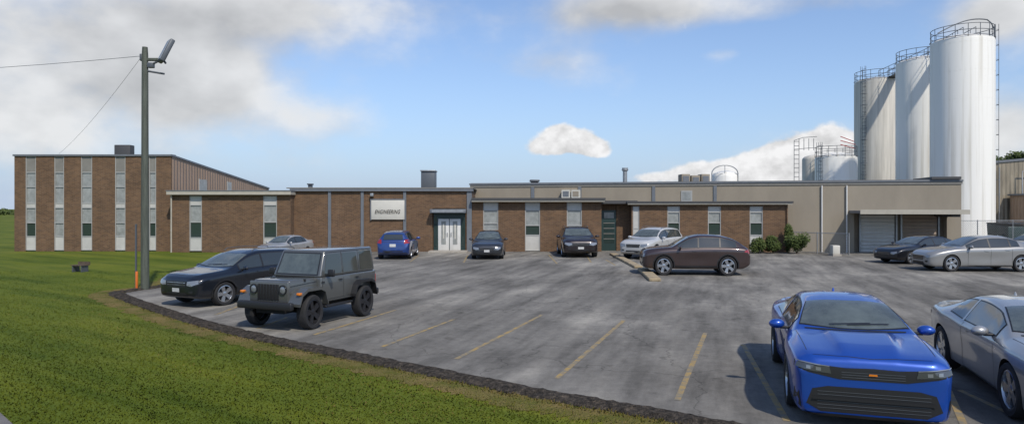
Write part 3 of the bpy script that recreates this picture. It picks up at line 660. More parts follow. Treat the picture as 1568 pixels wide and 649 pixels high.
def seg(a,b_,w):
    a=Vector(a);b_=Vector(b_); d=(b_-a).normalized(); n_=Vector((-d.y,d.x))*w/2
    return [tuple(a-n_),tuple(b_-n_),tuple(b_+n_),tuple(a+n_)]

SPEC={
'coupe':dict(L=4.78,ax=(1.43,-1.38),r=.355,tw=.26,
 zt=[(2.39,.76),(2.375,.83),(2.31,.875),(1.95,.935),(1.5,.975),(1.14,1.00),(1.06,1.025),(.68,1.19),(.30,1.315),(-.3,1.365),(-.85,1.33),(-1.35,1.19),(-1.8,1.05),(-2.15,1.035),(-2.3,1.05),(-2.36,.98),(-2.39,.85)],
 zk=[(2.39,.70),(2.31,.80),(1.95,.855),(1.5,.88),(.9,.89),(-.4,.90),(-1.3,.97),(-2.1,.96),(-2.39,.78)],
 zb=[(2.39,.17),(2.3,.14),(2.0,.15),(0,.17),(-2.1,.2),(-2.39,.36)],
 wb=[(2.39,.80),(2.35,.865),(2.2,.915),(1.9,.94),(1.43,.958),(.75,.915),(-.3,.905),(-.9,.93),(-1.38,.97),(-1.9,.93),(-2.25,.86),(-2.39,.70)],
 wt=[(2.39,.66),(2.25,.75),(1.9,.79),(1.4,.80),(1.1,.775),(.68,.69),(.30,.61),(-.4,.585),(-1.0,.585),(-1.8,.68),(-2.2,.73),(-2.39,.58)],
 cowl=1.10,head=.32,rh=-.95,rb=-1.72,dlo=(-1.12,.78),pil=[-.55],seams=[.84,-.50],two=True),
'sedan':dict(L=4.9,ax=(1.5,-1.42),r=.34,tw=.23,
 zt=[(2.45,.62),(2.38,.74),(2.1,.85),(1.5,.95),(1.12,.99),(1.04,1.02),(.6,1.24),(.2,1.40),(-.4,1.47),(-.95,1.44),(-1.45,1.28),(-1.85,1.13),(-2.3,1.10),(-2.42,1.0),(-2.45,.85)],
 zk=[(2.45,.56),(2.3,.68),(1.8,.82),(1.05,.92),(-.5,.95),(-1.7,1.0),(-2.3,.98),(-2.45,.8)],
 zb=[(2.45,.30),(2.3,.22),(2.0,.19),(-2.0,.2),(-2.45,.36)],
 wb=[(2.45,.60),(2.38,.76),(2.2,.86),(1.6,.915),(0,.915),(-1.5,.92),(-2.1,.88),(-2.35,.80),(-2.45,.66)],
 wt=[(2.45,.46),(2.2,.66),(1.5,.76),(1.1,.76),(.6,.68),(.2,.60),(-.5,.58),(-1.0,.58),(-1.8,.68),(-2.3,.70),(-2.45,.55)],
 cowl=1.08,head=.25,rh=-1.0,rb=-1.78,dlo=(-1.38,.86),pil=[-.12,-.98],seams=[.82,-.14,-1.02],two=False),
'suv':dict(L=4.65,ax=(1.40,-1.33),r=.365,tw=.24,
 zt=[(2.325,.78),(2.28,.90),(2.1,1.0),(1.5,1.08),(1.18,1.12),(1.08,1.16),(.7,1.38),(.35,1.56),(-.2,1.66),(-1.3,1.63),(-1.85,1.56),(-1.98,1.50),(-2.15,1.22),(-2.25,1.08),(-2.30,.95),(-2.325,.80)],
 zk=[(2.325,.70),(2.2,.84),(1.8,.95),(1.05,1.02),(-1.3,1.08),(-2.1,1.05),(-2.25,.92),(-2.325,.7)],
 zb=[(2.325,.38),(2.2,.28),(1.9,.25),(-1.9,.25),(-2.325,.42)],
 wb=[(2.325,.62),(2.27,.78),(2.1,.88),(1.5,.93),(0,.925),(-1.5,.93),(-2.0,.90),(-2.25,.84),(-2.325,.72)],
 wt=[(2.325,.48),(2.1,.68),(1.5,.77),(1.1,.78),(.7,.72),(.35,.66),(-.5,.655),(-1.7,.64),(-1.98,.64),(-2.2,.72),(-2.325,.6)],
 cowl=1.12,head=.42,rh=-1.95,rb=-2.16,dlo=(-1.82,.88),pil=[-.02,-.98],seams=[.80,-.04,-.96],two=False,clad=True),
'hatch':dict(L=4.05,ax=(1.28,-1.22),r=.32,tw=.21,
 zt=[(2.02,.68),(1.97,.80),(1.75,.90),(1.3,.99),(1.08,1.03),(1.0,1.07),(.6,1.28),(.25,1.43),(-.3,1.50),(-1.2,1.46),(-1.6,1.40),(-1.72,1.34),(-1.86,1.10),(-1.96,1.0),(-2.0,.9),(-2.025,.75)],
 zk=[(2.02,.60),(1.9,.73),(1.5,.86),(.95,.93),(-1.2,1.0),(-1.85,.97),(-2.025,.65)],
 zb=[(2.02,.32),(1.9,.24),(1.6,.2),(-1.7,.22),(-2.025,.38)],
 wb=[(2.02,.58),(1.97,.72),(1.8,.80),(1.3,.86),(0,.865),(-1.3,.87),(-1.75,.85),(-1.95,.79),(-2.025,.68)],
 wt=[(2.02,.45),(1.8,.62),(1.3,.70),(1.0,.71),(.6,.65),(.25,.59),(-.5,.58),(-1.5,.56),(-1.72,.57),(-1.9,.66),(-2.025,.55)],
 cowl=1.02,head=.32,rh=-1.69,rb=-1.86,dlo=(-1.5,.80),pil=[-.1,-.9],seams=[.72,-.12,-.9],two=False),
}
X_=dict(SPEC['suv'])
X_.update(zt=[(2.325,.80),(2.28,.92),(2.1,1.02),(1.5,1.10),(1.08,1.13),(.98,1.16),(.6,1.37),(.25,1.54),(-.25,1.62),(-.9,1.60),(-1.45,1.50),(-1.9,1.30),(-2.08,1.16),(-2.22,1.10),(-2.30,.95),(-2.325,.80)],
 wt=[(2.325,.48),(2.1,.68),(1.5,.77),(1.0,.78),(.6,.71),(.25,.65),(-.5,.64),(-1.45,.62),(-1.9,.66),(-2.2,.72),(-2.325,.6)],
 cowl=1.02,head=.32,rh=-1.46,rb=-2.02,dlo=(-1.72,.80),pil=[-.08,-1.0],seams=[.74,-.10,-.98],r=.385)
SPEC['crossover']=X_
SLOTS=lambda p:[p,M['well']]
def car(name,kind,loc,fwd,col,scale=(1,1,1),style='five',face='generic',metal=.35,sub=0,plate=False,step=.08):
    S=SPEC[kind]; rt=root(name,(loc[0],loc[1],.008),math.atan2(fwd[1],fwd[0])); rt.scale=scale
    P=paint(col,metal); Lh=S['L']/2
    xs=sorted(set(list(np.linspace(-Lh,Lh,46))+[a for a,_ in S['zt']]+[S['cowl'],S['head']]))
    xs=[x for i,x in enumerate(xs) if i==0 or x-xs[i-1]>.012 or x in(Lh,)]
    f_=lambda k_,x:pchip(S[k_],x)
    ZT,ZK,ZB,WB,WT=[f_(k_,xs) for k_ in('zt','zk','zb','wb','wt')]
    vs=[];fs=[]; nr=None
    mus=face in('muscle','muscle2')
    for i,x in enumerate(xs):
        zt,zk,zb,wb,wt=ZT[i],ZK[i],ZB[i],WB[i],WT[i]; hh=zt-zk; dz=zk-zb; ws=wb*.965
        sx_,sz=(wb-.055,zk+.015); tx_,tz=(min(wt,wb-.07),zk+hh*.82)
        pinch=.026*math.exp(-((x-.05)/.7)**2)
        env=max(0,min(1,(x-1.15)/.15))*max(0,min(1,(2.34-x)/.35)) if mus else 0
        hb=.048*env; wf=(.62-.06*mus)*(1-.16*max(0,min(1,(x-1.15)/1.2))*mus)
        half=[(0,zb),(ws*.8,zb),(ws-.025,zb+.02),(ws,zb+.08),(wb*.985-pinch,zb+dz*.36),(wb*.985-pinch,zb+dz*.58),(wb*1.0,zb+dz*.78),(wb*.997,zb+dz*.90),(wb-.025,zk-.008),(sx_,sz),
              (sx_+(tx_-sx_)*.35+.012*min(1,hh*3),sz+(tz-sz)*.33),(sx_+(tx_-sx_)*.68+.012*min(1,hh*3),sz+(tz-sz)*.67),(tx_,tz),(tx_-.045,zk+hh*.925),(tx_*wf,zk+hh*.97-.35*hb),(tx_*wf-.035,zk+hh*.985+.85*hb),(tx_*wf-.10,zk+hh*.99+hb),(tx_*.22,zt-.002+hb*.8)]
        ring=half+[(0,zt+hb*.75)]+[(-y,z) for y,z in half[:0:-1]]
        nr=len(ring)
        vs+= [(x,y,z) for y,z in ring]
    for i in range(len(xs)-1):
        for j in range(nr):
            k_=(j+1)%nr; fs.append((i*nr+j,(i+1)*nr+j,(i+1)*nr+k_,i*nr+k_))
    fs.append(tuple(range(nr))); fs.append(tuple(reversed([(len(xs)-1)*nr+j for j in range(nr)])))
    body=mk('body',vs,fs,SLOTS(P),None)
    bm=bmesh.new(); bm.from_mesh(body.data); bmesh.ops.recalc_face_normals(bm,faces=bm.faces); bm.to_mesh(body.data); bm.free()
    if sub:
        md=body.modifiers.new('s','SUBSURF'); md.levels=sub; md.render_levels=sub
    ra=S['r']+.04; cv=[];cf=[]
    for xa in S['ax']:
        for sg_ in(1,-1):
            b0=len(cv); n=36
            for y in (.52*sg_,1.3*sg_):
                for i in range(n): cv.append((xa+ra*math.cos(6.2832*i/n),y,S['r']+ra*math.sin(6.2832*i/n)))
            for i in range(n): cf.append((b0+i,b0+(i+1)%n,b0+n+(i+1)%n,b0+n+i))
            cf.append(tuple(b0+i for i in range(n))); cf.append(tuple(b0+n+i for i in range(n)))
    cut=mk('cutter',cv,cf,SLOTS(P),None,fm=[1]*len(cf))
    bm=bmesh.new(); bm.from_mesh(cut.data); bmesh.ops.recalc_face_normals(bm,faces=bm.faces); bm.to_mesh(cut.data); bm.free()
    md=body.modifiers.new('b','BOOLEAN'); md.operation='DIFFERENCE'; md.object=cut; md.solver='EXACT'
    dg=bpy.context.evaluated_depsgraph_get(); dg.update(); me=bpy.data.meshes.new_from_object(body.evaluated_get(dg))
    body.modifiers.clear(); body.data=me; bpy.data.objects.remove(cut)
    me.polygons.foreach_set('use_smooth',[True]*len(me.polygons)); me.set_sharp_from_angle(angle=math.radians(26 if mus else 38))
    body.parent=rt
    bm=bmesh.new(); bm.from_mesh(me); bvh=BVHTree.FromBMesh(bm); bm.free()
    D=lambda n,p,v,m,off=.005,st=None:decal(n,bvh,p,v,m,rt,off,st or step)
    F1=lambda k_,x:float(f_(k_,x)[0])
    xa,xb=S['dlo']; X=np.linspace(xa,xb,16); bot=[];top=[]
    for x in X:
        zk=F1('zk',x);hh=F1('zt',x)-zk; b0=zk+.035; t0=zk+hh*.80
        if t0<b0+.015: t0=b0+.015
        bot.append((x,b0)); top.append((x,t0))
    dl=bot+top[::-1]
    cxm=sum(p[0] for p in dl)/len(dl); czm=sum(p[1] for p in dl)/len(dl)
    inner=[(cxm+(a-cxm)*.975,czm+(b_-czm)*.90) for a,b_ in dl]
    for v_ in ('L','R'):
        D('window_trim',dl,v_,M['trimblk'],.004); D('side_glass',inner,v_,M['carglass'],.008)
        for p in S['pil']:
            zk=F1('zk',p); zt=F1('zt',p); D('door_pillar',[(p-.03,zk+.03),(p+.03,zk+.03),(p-.0,zk+(zt-zk)*.79),(p-.06,zk+(zt-zk)*.79)],v_,M['trimblk'] if not S['two'] else P,.011)
        for p in S['seams']:
            zk=F1('zk',p); zb=F1('zb',p)
            if min(abs(p-a) for a in S['ax'])<ra+.02: lo=S['r']+math.sqrt(max(0,(ra)**2-min(abs(p-a) for a in S['ax'])**2))+.02
            else: lo=zb+.06
            D('shut_line',seg((p,lo),(p,zk+.02),.010),v_,M['trimblk'],.003)
        a,b_=min(S['seams']),max(S['seams'])
        D('shut_line',seg((max(a,S['ax'][1]+ra+.03),F1('zb',0)+.07),(b_,F1('zb',0)+.07),.010),v_,M['trimblk'],.003)
        for p in S['seams'][1:]:
            D('door_handle',[(p+.10,F1('zk',p)-.075),(p+.28,F1('zk',p)-.07),(p+.28,F1('zk',p)-.105),(p+.10,F1('zk',p)-.11)],v_,P,.022,.2)
        if S.get('clad'):
            for xx in S['ax']:
                an_=np.linspace(-.15,math.pi+.15,18); D('arch_cladding',[(xx+(ra+.002)*math.cos(t),S['r']+(ra+.002)*math.sin(t)) for t in an_]+[(xx+(ra+.055)*math.cos(t),S['r']+(ra+.055)*math.sin(t)) for t in an_[::-1]],v_,M['trimblk'],.008)
        zb=F1('zb',0); D('rocker_panel',[(S['ax'][1]+ra+.06,zb+.01),(S['ax'][0]-ra-.06,zb+.01),(S['ax'][0]-ra-.06,zb+(.14 if S.get('clad') else .055)),(S['ax'][1]+ra+.06,zb+(.14 if S.get('clad') else .055))],v_,M['trimblk'],.006)
    def topglass(n,xlo,xhi,bow,gm):
        ys=np.linspace(-1,1,9)
        wl=F1('wt',xlo)-.065; wh=F1('wt',xhi)-.065
        lo=[(xlo-bow[0]*(y*y),y*wl) for y in ys]; hi=[(xhi-bow[1]*(y*y),y*wh) for y in ys]
        D(n+'_seal',[(a-.02,b_*1.03) for a,b_ in lo]+[(a+.02,b_*1.03) for a,b_ in hi[::-1]],'T',M['trimblk'],.003)
        D(n,lo+hi[::-1],'T',gm,.007)
    topglass('windshield',S['head'],S['cowl']-.02,(.05,.12),M['wsglass'])
    for sg_ in(1,-1): D('wiper',seg((S['cowl']-.10,sg_*.12-.2),(S['cowl']-.16,sg_*.12+.35),.02),'T',M['trimblk'],.02)
    if kind in('suv','hatch'):
        z1=F1('zt',S['rh'])-.04; z0=F1('zt',S['rb']-.05)-.02; w_=F1('wt',S['rh'])-.08
        D('rear_window',[(-w_-.03,z0),(w_+.03,z0),(w_-.02,z1),(-w_+.02,z1)],'B',M['carglass'],.008)
    else: topglass('rear_window',S['rb'],S['rh'],(-.08,-.03),M['carglass'])
    zf=F1('zk',Lh-.12); zbf=F1('zb',Lh)
    zr=F1('zk',-Lh+.15)
    if mus:
        D('front_fascia_band',[(-.895,.790),(-.60,.765),(-.30,.745),(0,.755),(.30,.745),(.60,.765),(.895,.790),(.905,.715),(.72,.665),(.38,.605),(-.38,.605),(-.72,.665),(-.905,.715)],'F',M['trimblk'],.004,.05)
        for s in(1,-1):
            D('headlamp',[(s*.48,.668),(s*.50,.745),(s*.68,.758),(s*.87,.778),(s*.885,.725),(s*.70,.685)],'F',M['lampdark'],.010,.05)
            D('headlamp_projector',[(s*.60,.695),(s*.60,.735),(s*.66,.740),(s*.66,.700)],'F',M['lamp'],.014,.05)
            D('headlamp_projector',[(s*.72,.708),(s*.72,.746),(s*.77,.750),(s*.77,.714)],'F',M['lamp'],.014,.05)
            D('headlamp_brow',seg((s*.50,.755),(s*.885,.790),.012),'F',M['lamp'],.012,.05)
            D('brake_duct',[(s*.82,.22),(s*.85,.42),(s*.895,.45),(s*.90,.28)],'F',M['trimblk'],.005,.05)
        for z in (.635,.665,.695): D('grille_bar',seg((-.36,z),(.36,z),.006),'F',M['darksteel'],.010,.05)
        D('grille_emblem',[(-.05,.668),(.05,.668),(.045,.69),(-.045,.69)],'F',M['amber'],.018,.05)
        D('lower_grille',[(-.60,.20),(.60,.20),(.77,.29),(.70,.475),(.52,.515),(-.52,.515),(-.70,.475),(-.77,.29)],'F',M['trimblk'],.004,.05)
        for z in (.25,.29,.33,.41,.45): D('lower_grille_bar',seg((-.64,z),(.64,z),.006),'F',M['darksteel'],.010,.05)
        D('bumper_bar',[(-.70,.352),(.70,.352),(.69,.385),(-.69,.385)],'F',M['trimblk'],.028,.05)
        D('chin_splitter',[(-.74,.150),(.74,.150),(.80,.185),(-.80,.185)],'F',M['trimblk'],.02,.05)
        for s in(1,-1): D('hood_gap',seg((1.16,s*.785),(2.15,s*.745),.008),'T',M['trimblk'],.002)
        D('hood_front_gap',[(2.285,-.68),(2.33,0),(2.285,.68),(2.293,.68),(2.338,0),(2.293,-.68)],'T',M['trimblk'],.002,.05)
        D('cowl_vent',[(1.10,-.66),(1.16,-.40),(1.18,0),(1.16,.40),(1.10,.66),(1.07,.66),(1.12,0),(1.07,-.66)],'T',M['trimblk'],.004,.06)
    else:
        w_=F1('wb',Lh-.05)
        hz=.15 if kind in('suv','crossover') else .13
        for s in(1,-1):
            D('headlamp',[(s*.44,zf-hz),(s*.46,zf-.03),(s*(w_+.02),zf+.01),(s*(w_+.04),zf-hz*.6),(s*.62,zf-hz-.02)],'F',M['lamp'],.008,.06)
            D('fog_lamp',[(s*.52,zbf+.08),(s*.52,zbf+.14),(s*.68,zbf+.15),(s*.66,zbf+.07)],'F',M['trimblk'],.006,.06)
        D('grille',[(-.38,zf-.20),(.38,zf-.20),(.42,zf-.03),(-.42,zf-.03)],'F',M['trimblk'],.006,.06)
        for z in (.07,.14): D('grille_bar',seg((-.38,zf-z),(.38,zf-z),.012),'F',M['chrome'],.012,.06)
        D('lower_grille',[(-.46,zbf-.03),(.46,zbf-.03),(.40,zbf+.09),(-.40,zbf+.09)],'F',M['trimblk'],.006,.06)
        for s in(1,-1): D('hood_gap',seg((S['cowl']+.05,s*F1('wt',1.3)*.97),(Lh-.3,s*F1('wt',Lh-.3)*.95),.010),'T',M['trimblk'],.003)
    for s in(1,-1):
        D('tail_lamp',[(s*.50,zr-.16),(s*.52,zr-.02),(s*.86,zr+.02),(s*.86,zr-.13)] if kind not in('suv','hatch') else [(s*.58,zr-.12),(s*.60,zr+.10),(s*.84,zr+.10),(s*.84,zr-.08)],'B',M['tail'],.010,.06)
        D('tail_lamp_wrap',[(-Lh+.06,zr-.10),(-Lh+.30,zr-.07),(-Lh+.28,zr-.02),(-Lh+.06,zr-.01)],'L' if s>0 else 'R',M['tail'],.006,.06)
    D('rear_bumper_insert',[(-.55,F1('zb',-Lh)-.02),(.55,F1('zb',-Lh)-.02),(.5,F1('zb',-Lh)+.09),(-.5,F1('zb',-Lh)+.09)],'B',M['trimblk'],.008,.06)
    D('licence_plate',[(-.16,zr-.28),(.16,zr-.28),(.16,zr-.13),(-.16,zr-.13)],'B',M['plate'],.014,.1)
    D('boot_line',seg((-.7,zr-.02),(.7,zr-.02),.012),'B',M['trimblk'],.006,.1)
    if plate: D('front_plate',[(-.15,zbf+.10),(.15,zbf+.10),(.15,zbf+.22),(-.15,zbf+.22)],'F',M['plate'],.018,.1)
    mx_=S['dlo'][1]-.12
    for s in(1,-1):
        zk=F1('zk',mx_); wb=F1('wb',mx_)
        bmm=bmesh.new(); bmesh.ops.create_uvsphere(bmm,u_segments=16,v_segments=10,radius=1)
        for v in bmm.verts: 
            x,y,z=v.co; v.co=(x*.085*(1 if x>0 else .35),y*.12,z*.070)
        mo=frombm('side_mirror',bmm,P,rt,True,60); mo.location=(mx_,s*(wb+.10),zk+.09); mo.rotation_euler=(0,0,-s*.2)
        box('mirror_arm',mx_-.03,mx_+.03,min(s*(wb-.07),s*(wb+.06)),max(s*(wb-.07),s*(wb+.06)),zk+.02,zk+.06,M['trimblk'],rt,.01)
    for xx in S['ax']:
        for s in(1,-1): wheel(S['r'],S['tw'],style,rt,(xx,s*(F1('wb',xx)-S['tw']/2-.012),S['r']),s)
    if kind=='suv':
        for s in(1,-1): tubes('roof_rail',[[(.2,s*.60,1.60),(.1,s*.60,1.68),(-.6,s*.60,1.70),(-1.5,s*.59,1.66),(-1.6,s*.59,1.58)]],.013,M['darksteel'],rt)
    if kind in('sedan','coupe'):
        bmm=bmesh.new(); bmesh.ops.create_cone(bmm,cap_ends=True,segments=8,radius1=.03,radius2=.008,depth=.07); an2=frombm('roof_antenna',bmm,P,rt,True); an2.location=(S['rh']-.0,0,F1('zt',S['rh'])+.02)
    return rt

UNI=(-.30,-.954)
car('sports_car','coupe',(5.14,10.68),UNI,(.008,.065,.36),(1,.98,1.02),'ten','muscle',.35,1,step=.06)
car('sports_car','coupe',(7.85,10.15),UNI,(.36,.36,.35),(1.05,1,1.01),'five','muscle2',.45,1,step=.06)
car('suv','suv',(-8.20,20.9),(-.46,-.888),(.010,.013,.019),(.98,.96,.90),'five','generic',.4,1,plate=True)
car('sedan','sedan',(xat(437,37.4),37.4),(-.36,-.93),(.38,.38,.37),(.70,.78,.86),'five')
car('hatchback','hatch',(xat(610,38),38.2),(.0,1),(.013,.045,.19),(1,1.02,1),'five')
car('sedan','sedan',(xat(749,38.5),38.5),(-.02,-1),(.025,.028,.033),(.95,.95,1.0),'five',plate=True)
car('suv','suv',(xat(883,39.5),39.8),(.02,-1),(.022,.016,.018),(1,1.08,1.0),'five',plate=True)
car('suv','suv',(xat(1000,38.2),38.2),(-.62,-.78),(.48,.48,.465),(1,1,1),'five',metal=.1)
car('crossover_suv','crossover',(7.55,28.6),(-.985,.10),(.050,.032,.029),(.93,1,1.02),'five',sub=1)
car('sedan','sedan',(xat(1492,30.2),30.2),(-.999,.03),(.28,.28,.27),(1.0,1,1.05),'five',sub=1)
car('sedan','sedan',(xat(1408,34.5),34.5),(-.9,-.25),(.012,.013,.016),(.9,.95,.92),'five')
car('sedan','sedan',(xat(1590,36.5),36.5),(-.9,-.2),(.22,.22,.22),(.95,.95,1),'five')

def offroad(loc,fwd,col,scale):
    rt=root('off_road_vehicle',(loc[0],loc[1],.008),math.atan2(fwd[1],fwd[0])); rt.scale=scale
    P=paint(col,.3); K=M['trimblk']
    def tap(n,x0,x1,w0,w1,z0,z1,m,bev,xt0=None,xt1=None,wt0=None,wt1=None):
        xt0=x0 if xt0 is None else xt0; xt1=x1 if xt1 is None else xt1; wt0=wt0 or w0; wt1=wt1 or w1
        return hexa(n,[(x0,-w0,z0),(x1,-w1,z0),(x1,w1,z0),(x0,w0,z0),(xt0,-wt0,z1),(xt1,-wt1,z1),(xt1,wt1,z1),(xt0,wt0,z1)],m,rt,bev,3)
    tub=tap('body_tub',-2.0,.80,.78,.78,.56,1.19,P,.04)
    cab=tap('hard_top',-1.98,.80,.76,.75,1.19,1.84,P,.05,-1.93,.47,.68,.66)
    hood=tap('hood',.79,1.86,.68,.56,.85,1.19,P,.05,.79,1.84,.66,.54)
    tap('engine_bay',.79,1.80,.60,.52,.55,.86,K,.02)
    tap('grille_shell',1.86,1.95,.60,.58,.66,1.16,P,.025)
    box('grille_insert',1.944,1.956,-.31,.31,.72,1.10,M['well'],rt,.004)
    for i in range(8): box('grille_bar',1.955,1.972,-.325+i*.087,-.325+i*.087+.028,.72,1.10,K,rt,.006)
    for s in(1,-1):
        vs,fs=lathe([(0,0.035),(.05,.033),(.085,.02),(.095,0)],20,'y'); o=mk('headlamp',vs,fs,M['lamp'],rt,True); o.location=(1.952,s*.44,.98); o.rotation_euler=(0,0,-math.pi/2)
        vs,fs=lathe([(.09,0),(.09,.04),(.115,.04),(.115,0)],20,'y'); o=mk('headlamp_ring',vs,fs,K,rt,True); o.location=(1.950,s*.44,.98); o.rotation_euler=(0,0,-math.pi/2)
        for cx,lo_in,hw in ((1.33,.56,.62),(-1.22,.77,.60)):
            y0,y1=s*lo_in,s*.95
            prof=[(cx-hw,.60),(cx-hw+.14,.93),(cx-hw*.45,1.0),(cx+hw*.45,1.0),(cx+hw-.12,.90),(cx+hw,.66)]
            vs=[];fs=[]
            for x,z in prof: vs+=[(x,y0,z),(x,y1,z),(x,y1,z-.07),(x,y0,z-.05)]
            for i in range(len(prof)-1):
                for q in range(4): fs.append((4*i+q,4*i+4+q,4*i+4+(q+1)%4,4*i+(q+1)%4))
            fs+= [(0,1,2,3),(4*len(prof)-1,4*len(prof)-2,4*len(prof)-3,4*len(prof)-4)]
            mk('wheel_flare',vs,fs,K if cx<0 else P,rt)
            wheel(.415,.27,'off',rt,(cx,s*.80,.415),s)
        box('side_step',-.62,.70,s*.80-.06,s*.80+.06,.44,.50,K,rt,.02)
        box('side_mirror',.52,.60,s*.93-.10,s*.93+.10,1.20,1.38,K,rt,.03); box('mirror_arm',.54,.58,min(s*.76,s*.86),max(s*.76,s*.86),1.23,1.27,K,rt)
        box('turn_signal',1.80,1.93,s*.86-.05,s*.86+.05,.86,.92,M['amber'],rt,.015)
        box('tail_lamp',-2.05,-1.99,s*.70-.06,s*.70+.06,.86,1.08,M['tail'],rt,.01)
        box('hood_latch',1.25,1.31,s*.60-.02,s*.60+.02,1.12,1.19,K,rt)
    box('front_bumper',2.02,2.16,-.82,.82,.52,.70,K,rt,.03); box('bumper_mount',1.85,2.03,-.4,.4,.54,.66,K,rt)
    box('rear_bumper',-2.20,-2.02,-.78,.78,.52,.68,K,rt,.03)
    box('chassis',-1.95,1.9,-.42,.42,.40,.56,M['well'],rt); 
    for x in (1.33,-1.22): tubes('axle',[[(x,-.75,.415),(x,.75,.415)]],.05,K,rt)
    tubes('hood_seam',[[(.85,-.669,1.10),(1.84,-.565,1.05)],[(.85,.669,1.10),(1.84,.565,1.05)]],.006,K,rt)
    def bv(o):
        bm=bmesh.new(); bm.from_mesh(o.data); t=BVHTree.FromBMesh(bm); bm.free(); return t
    bc=bv(cab);bt=bv(tub)
    for v_ in('L','R'):
        decal('front_door_glass',bc,[(.60,1.25),(-.22,1.25),(-.22,1.74),(.42,1.74)],v_,M['carglass'],rt,.006)
        decal('rear_door_glass',bc,[(-.32,1.25),(-1.06,1.25),(-1.03,1.74),(-.32,1.74)],v_,M['carglass'],rt,.006)
        decal('quarter_glass',bc,[(-1.20,1.25),(-1.86,1.25),(-1.82,1.74),(-1.20,1.74)],v_,M['carglass'],rt,.006)
        for x in (.74,-.27,-1.12): decal('door_gap',bt,seg((x,.62),(x,1.18),.014),v_,K,rt,.003)
        for x in (-.27,-1.12): decal('door_gap',bc,seg((x,1.20),(x,1.78),.014),v_,K,rt,.003)
        decal('door_gap',bt,seg((.74,.63),(-.75,.63),.014),v_,K,rt,.003)
        for x in (-.18,-1.02): decal('door_handle',bt,[(x,1.06),(x+.16,1.06),(x+.16,1.10),(x,1.10)],v_,K,rt,.025)
        for z in (.75,1.05): decal('door_hinge',bt,[(.66,z),(.78,z),(.78,z+.04),(.66,z+.04)],v_,K,rt,.02)
        decal('roof_joint',bc,seg((.46,1.785),(-1.92,1.785),.014),v_,K,rt,.003)
    decal('windshield_seal',bc,[(-.66,1.23),(.66,1.23),(.60,1.78),(-.60,1.78)],'F',K,rt,.003)
    decal('windshield',bc,[(-.62,1.26),(.62,1.26),(.57,1.75),(-.57,1.75)],'F',M['wsglass'],rt,.006)
    decal('rear_window',bc,[(-.58,1.28),(.58,1.28),(.55,1.72),(-.55,1.72)],'B',M['carglass'],rt,.006)
    w=wheel(.40,.26,'off',rt,(-2.17,0,1.0),1); w.rotation_euler=(0,0,math.pi/2)
    return rt
offroad((-4.86,16.8),(-.38,-.925),(.095,.098,.093),(.80,.93,.94))

# ------------------------------------------------------------------ sky, sun, camera
sun_dir=Vector((.34,-.74,.88)).normalized()
el=math.asin(sun_dir.z); az=math.atan2(sun_dir.x,sun_dir.y)
w=bpy.data.worlds.new('World'); scene.world=w; w.use_nodes=True; N=w.node_tree.nodes; L=w.node_tree.links; N.clear()
w.cycles.sampling_method='MANUAL'; w.cycles.sample_map_resolution=256
out=N.new('ShaderNodeOutputWorld'); bg=N.new('ShaderNodeBackground'); bg.inputs['Strength'].default_value=.10; L.new(bg.outputs[0],out.inputs[0])
sk=N.new('ShaderNodeTexSky'); sk.sky_type='NISHITA'; sk.sun_disc=False; sk.sun_elevation=el; sk.sun_rotation=az%(2*math.pi); sk.altitude=100; sk.air_density=1.0; sk.dust_density=.6; sk.ozone_density=1.5
tc=N.new('ShaderNodeTexCoord'); sp=N.new('ShaderNodeSeparateXYZ'); L.new(tc.outputs['Generated'],sp.inputs[0])
def m_(op,a,b_=None,c=None,clamp=False):
    n=N.new('ShaderNodeMath'); n.operation=op; n.use_clamp=clamp
    for i,q in enumerate((a,b_,c)):
        if q is None: continue
        if isinstance(q,(int,float)): n.inputs[i].default_value=q
        else: L.new(q,n.inputs[i])
    return n.outputs[0]
AZ=m_('ARCTAN2',sp.outputs[0],sp.outputs[1]); EL=m_('ARCSINE',sp.outputs[2])
def dirpx(px,py):
    a=math.atan((px-HX)/FP); return a,math.atan((HY-py)/FP*math.cos(a))
def blob(px,py,rx,ry,amp):
    a,e=dirpx(px,py); sx_=rx/FP*math.cos(a)**2; sy=ry/FP*math.cos(a)
    u=m_('MULTIPLY',m_('SUBTRACT',AZ,a),1/sx_); v=m_('MULTIPLY',m_('SUBTRACT',EL,e),1/sy)
    q=m_('ADD',m_('MULTIPLY',u,u),m_('MULTIPLY',v,v)); return m_('MULTIPLY',m_('POWER',2.71828,m_('MULTIPLY',q,-1.0)),amp)
def total(lst):
    s=None
    for b_ in lst:
        o_=blob(*b_); s=o_ if s is None else m_('ADD',s,o_)
    return s
def noise(scale,st,detail=6,rough=.58,off=(0,0,0),dist=0):
    mp=N.new('ShaderNodeMapping'); mp.inputs['Scale'].default_value=st; mp.inputs['Location'].default_value=off; L.new(tc.outputs['Generated'],mp.inputs[0])
    n=N.new('ShaderNodeTexNoise'); n.inputs['Scale'].default_value=scale; n.inputs['Detail'].default_value=detail; n.inputs['Roughness'].default_value=rough; n.inputs['Distortion'].default_value=dist
    L.new(mp.outputs[0],n.inputs['Vector']); return n.outputs[0]
o1=(3.1,2.2,.9); o2=(1.7,1.2,.5)
n1=noise(4.2,(1,1,1.6),7,.56,o1); n1b=noise(4.2,(1,1,1.6),4,.52,(o1[0]+.02,o1[1],o1[2]+.07))
n2=noise(19,(1,1,1.25),6,.58,o2); n2b=noise(19,(1,1,1.25),4,.58,(o2[0]+.004,o2[1],o2[2]+.018))
B1=total([(110,60,300,110,1.0),(60,200,190,80,.75),(330,140,150,70,.75),(420,20,170,50,.7),(640,15,130,30,.42),(1000,15,190,34,.85),(1250,8,150,26,.5),(1530,25,90,45,1.0),
          (810,100,160,32,.45),(500,190,120,30,.36),(1110,82,40,12,.48),(1545,200,60,55,.9),(330,250,160,30,.35),(1190,150,50,16,.2),(700,215,240,60,-.25)])
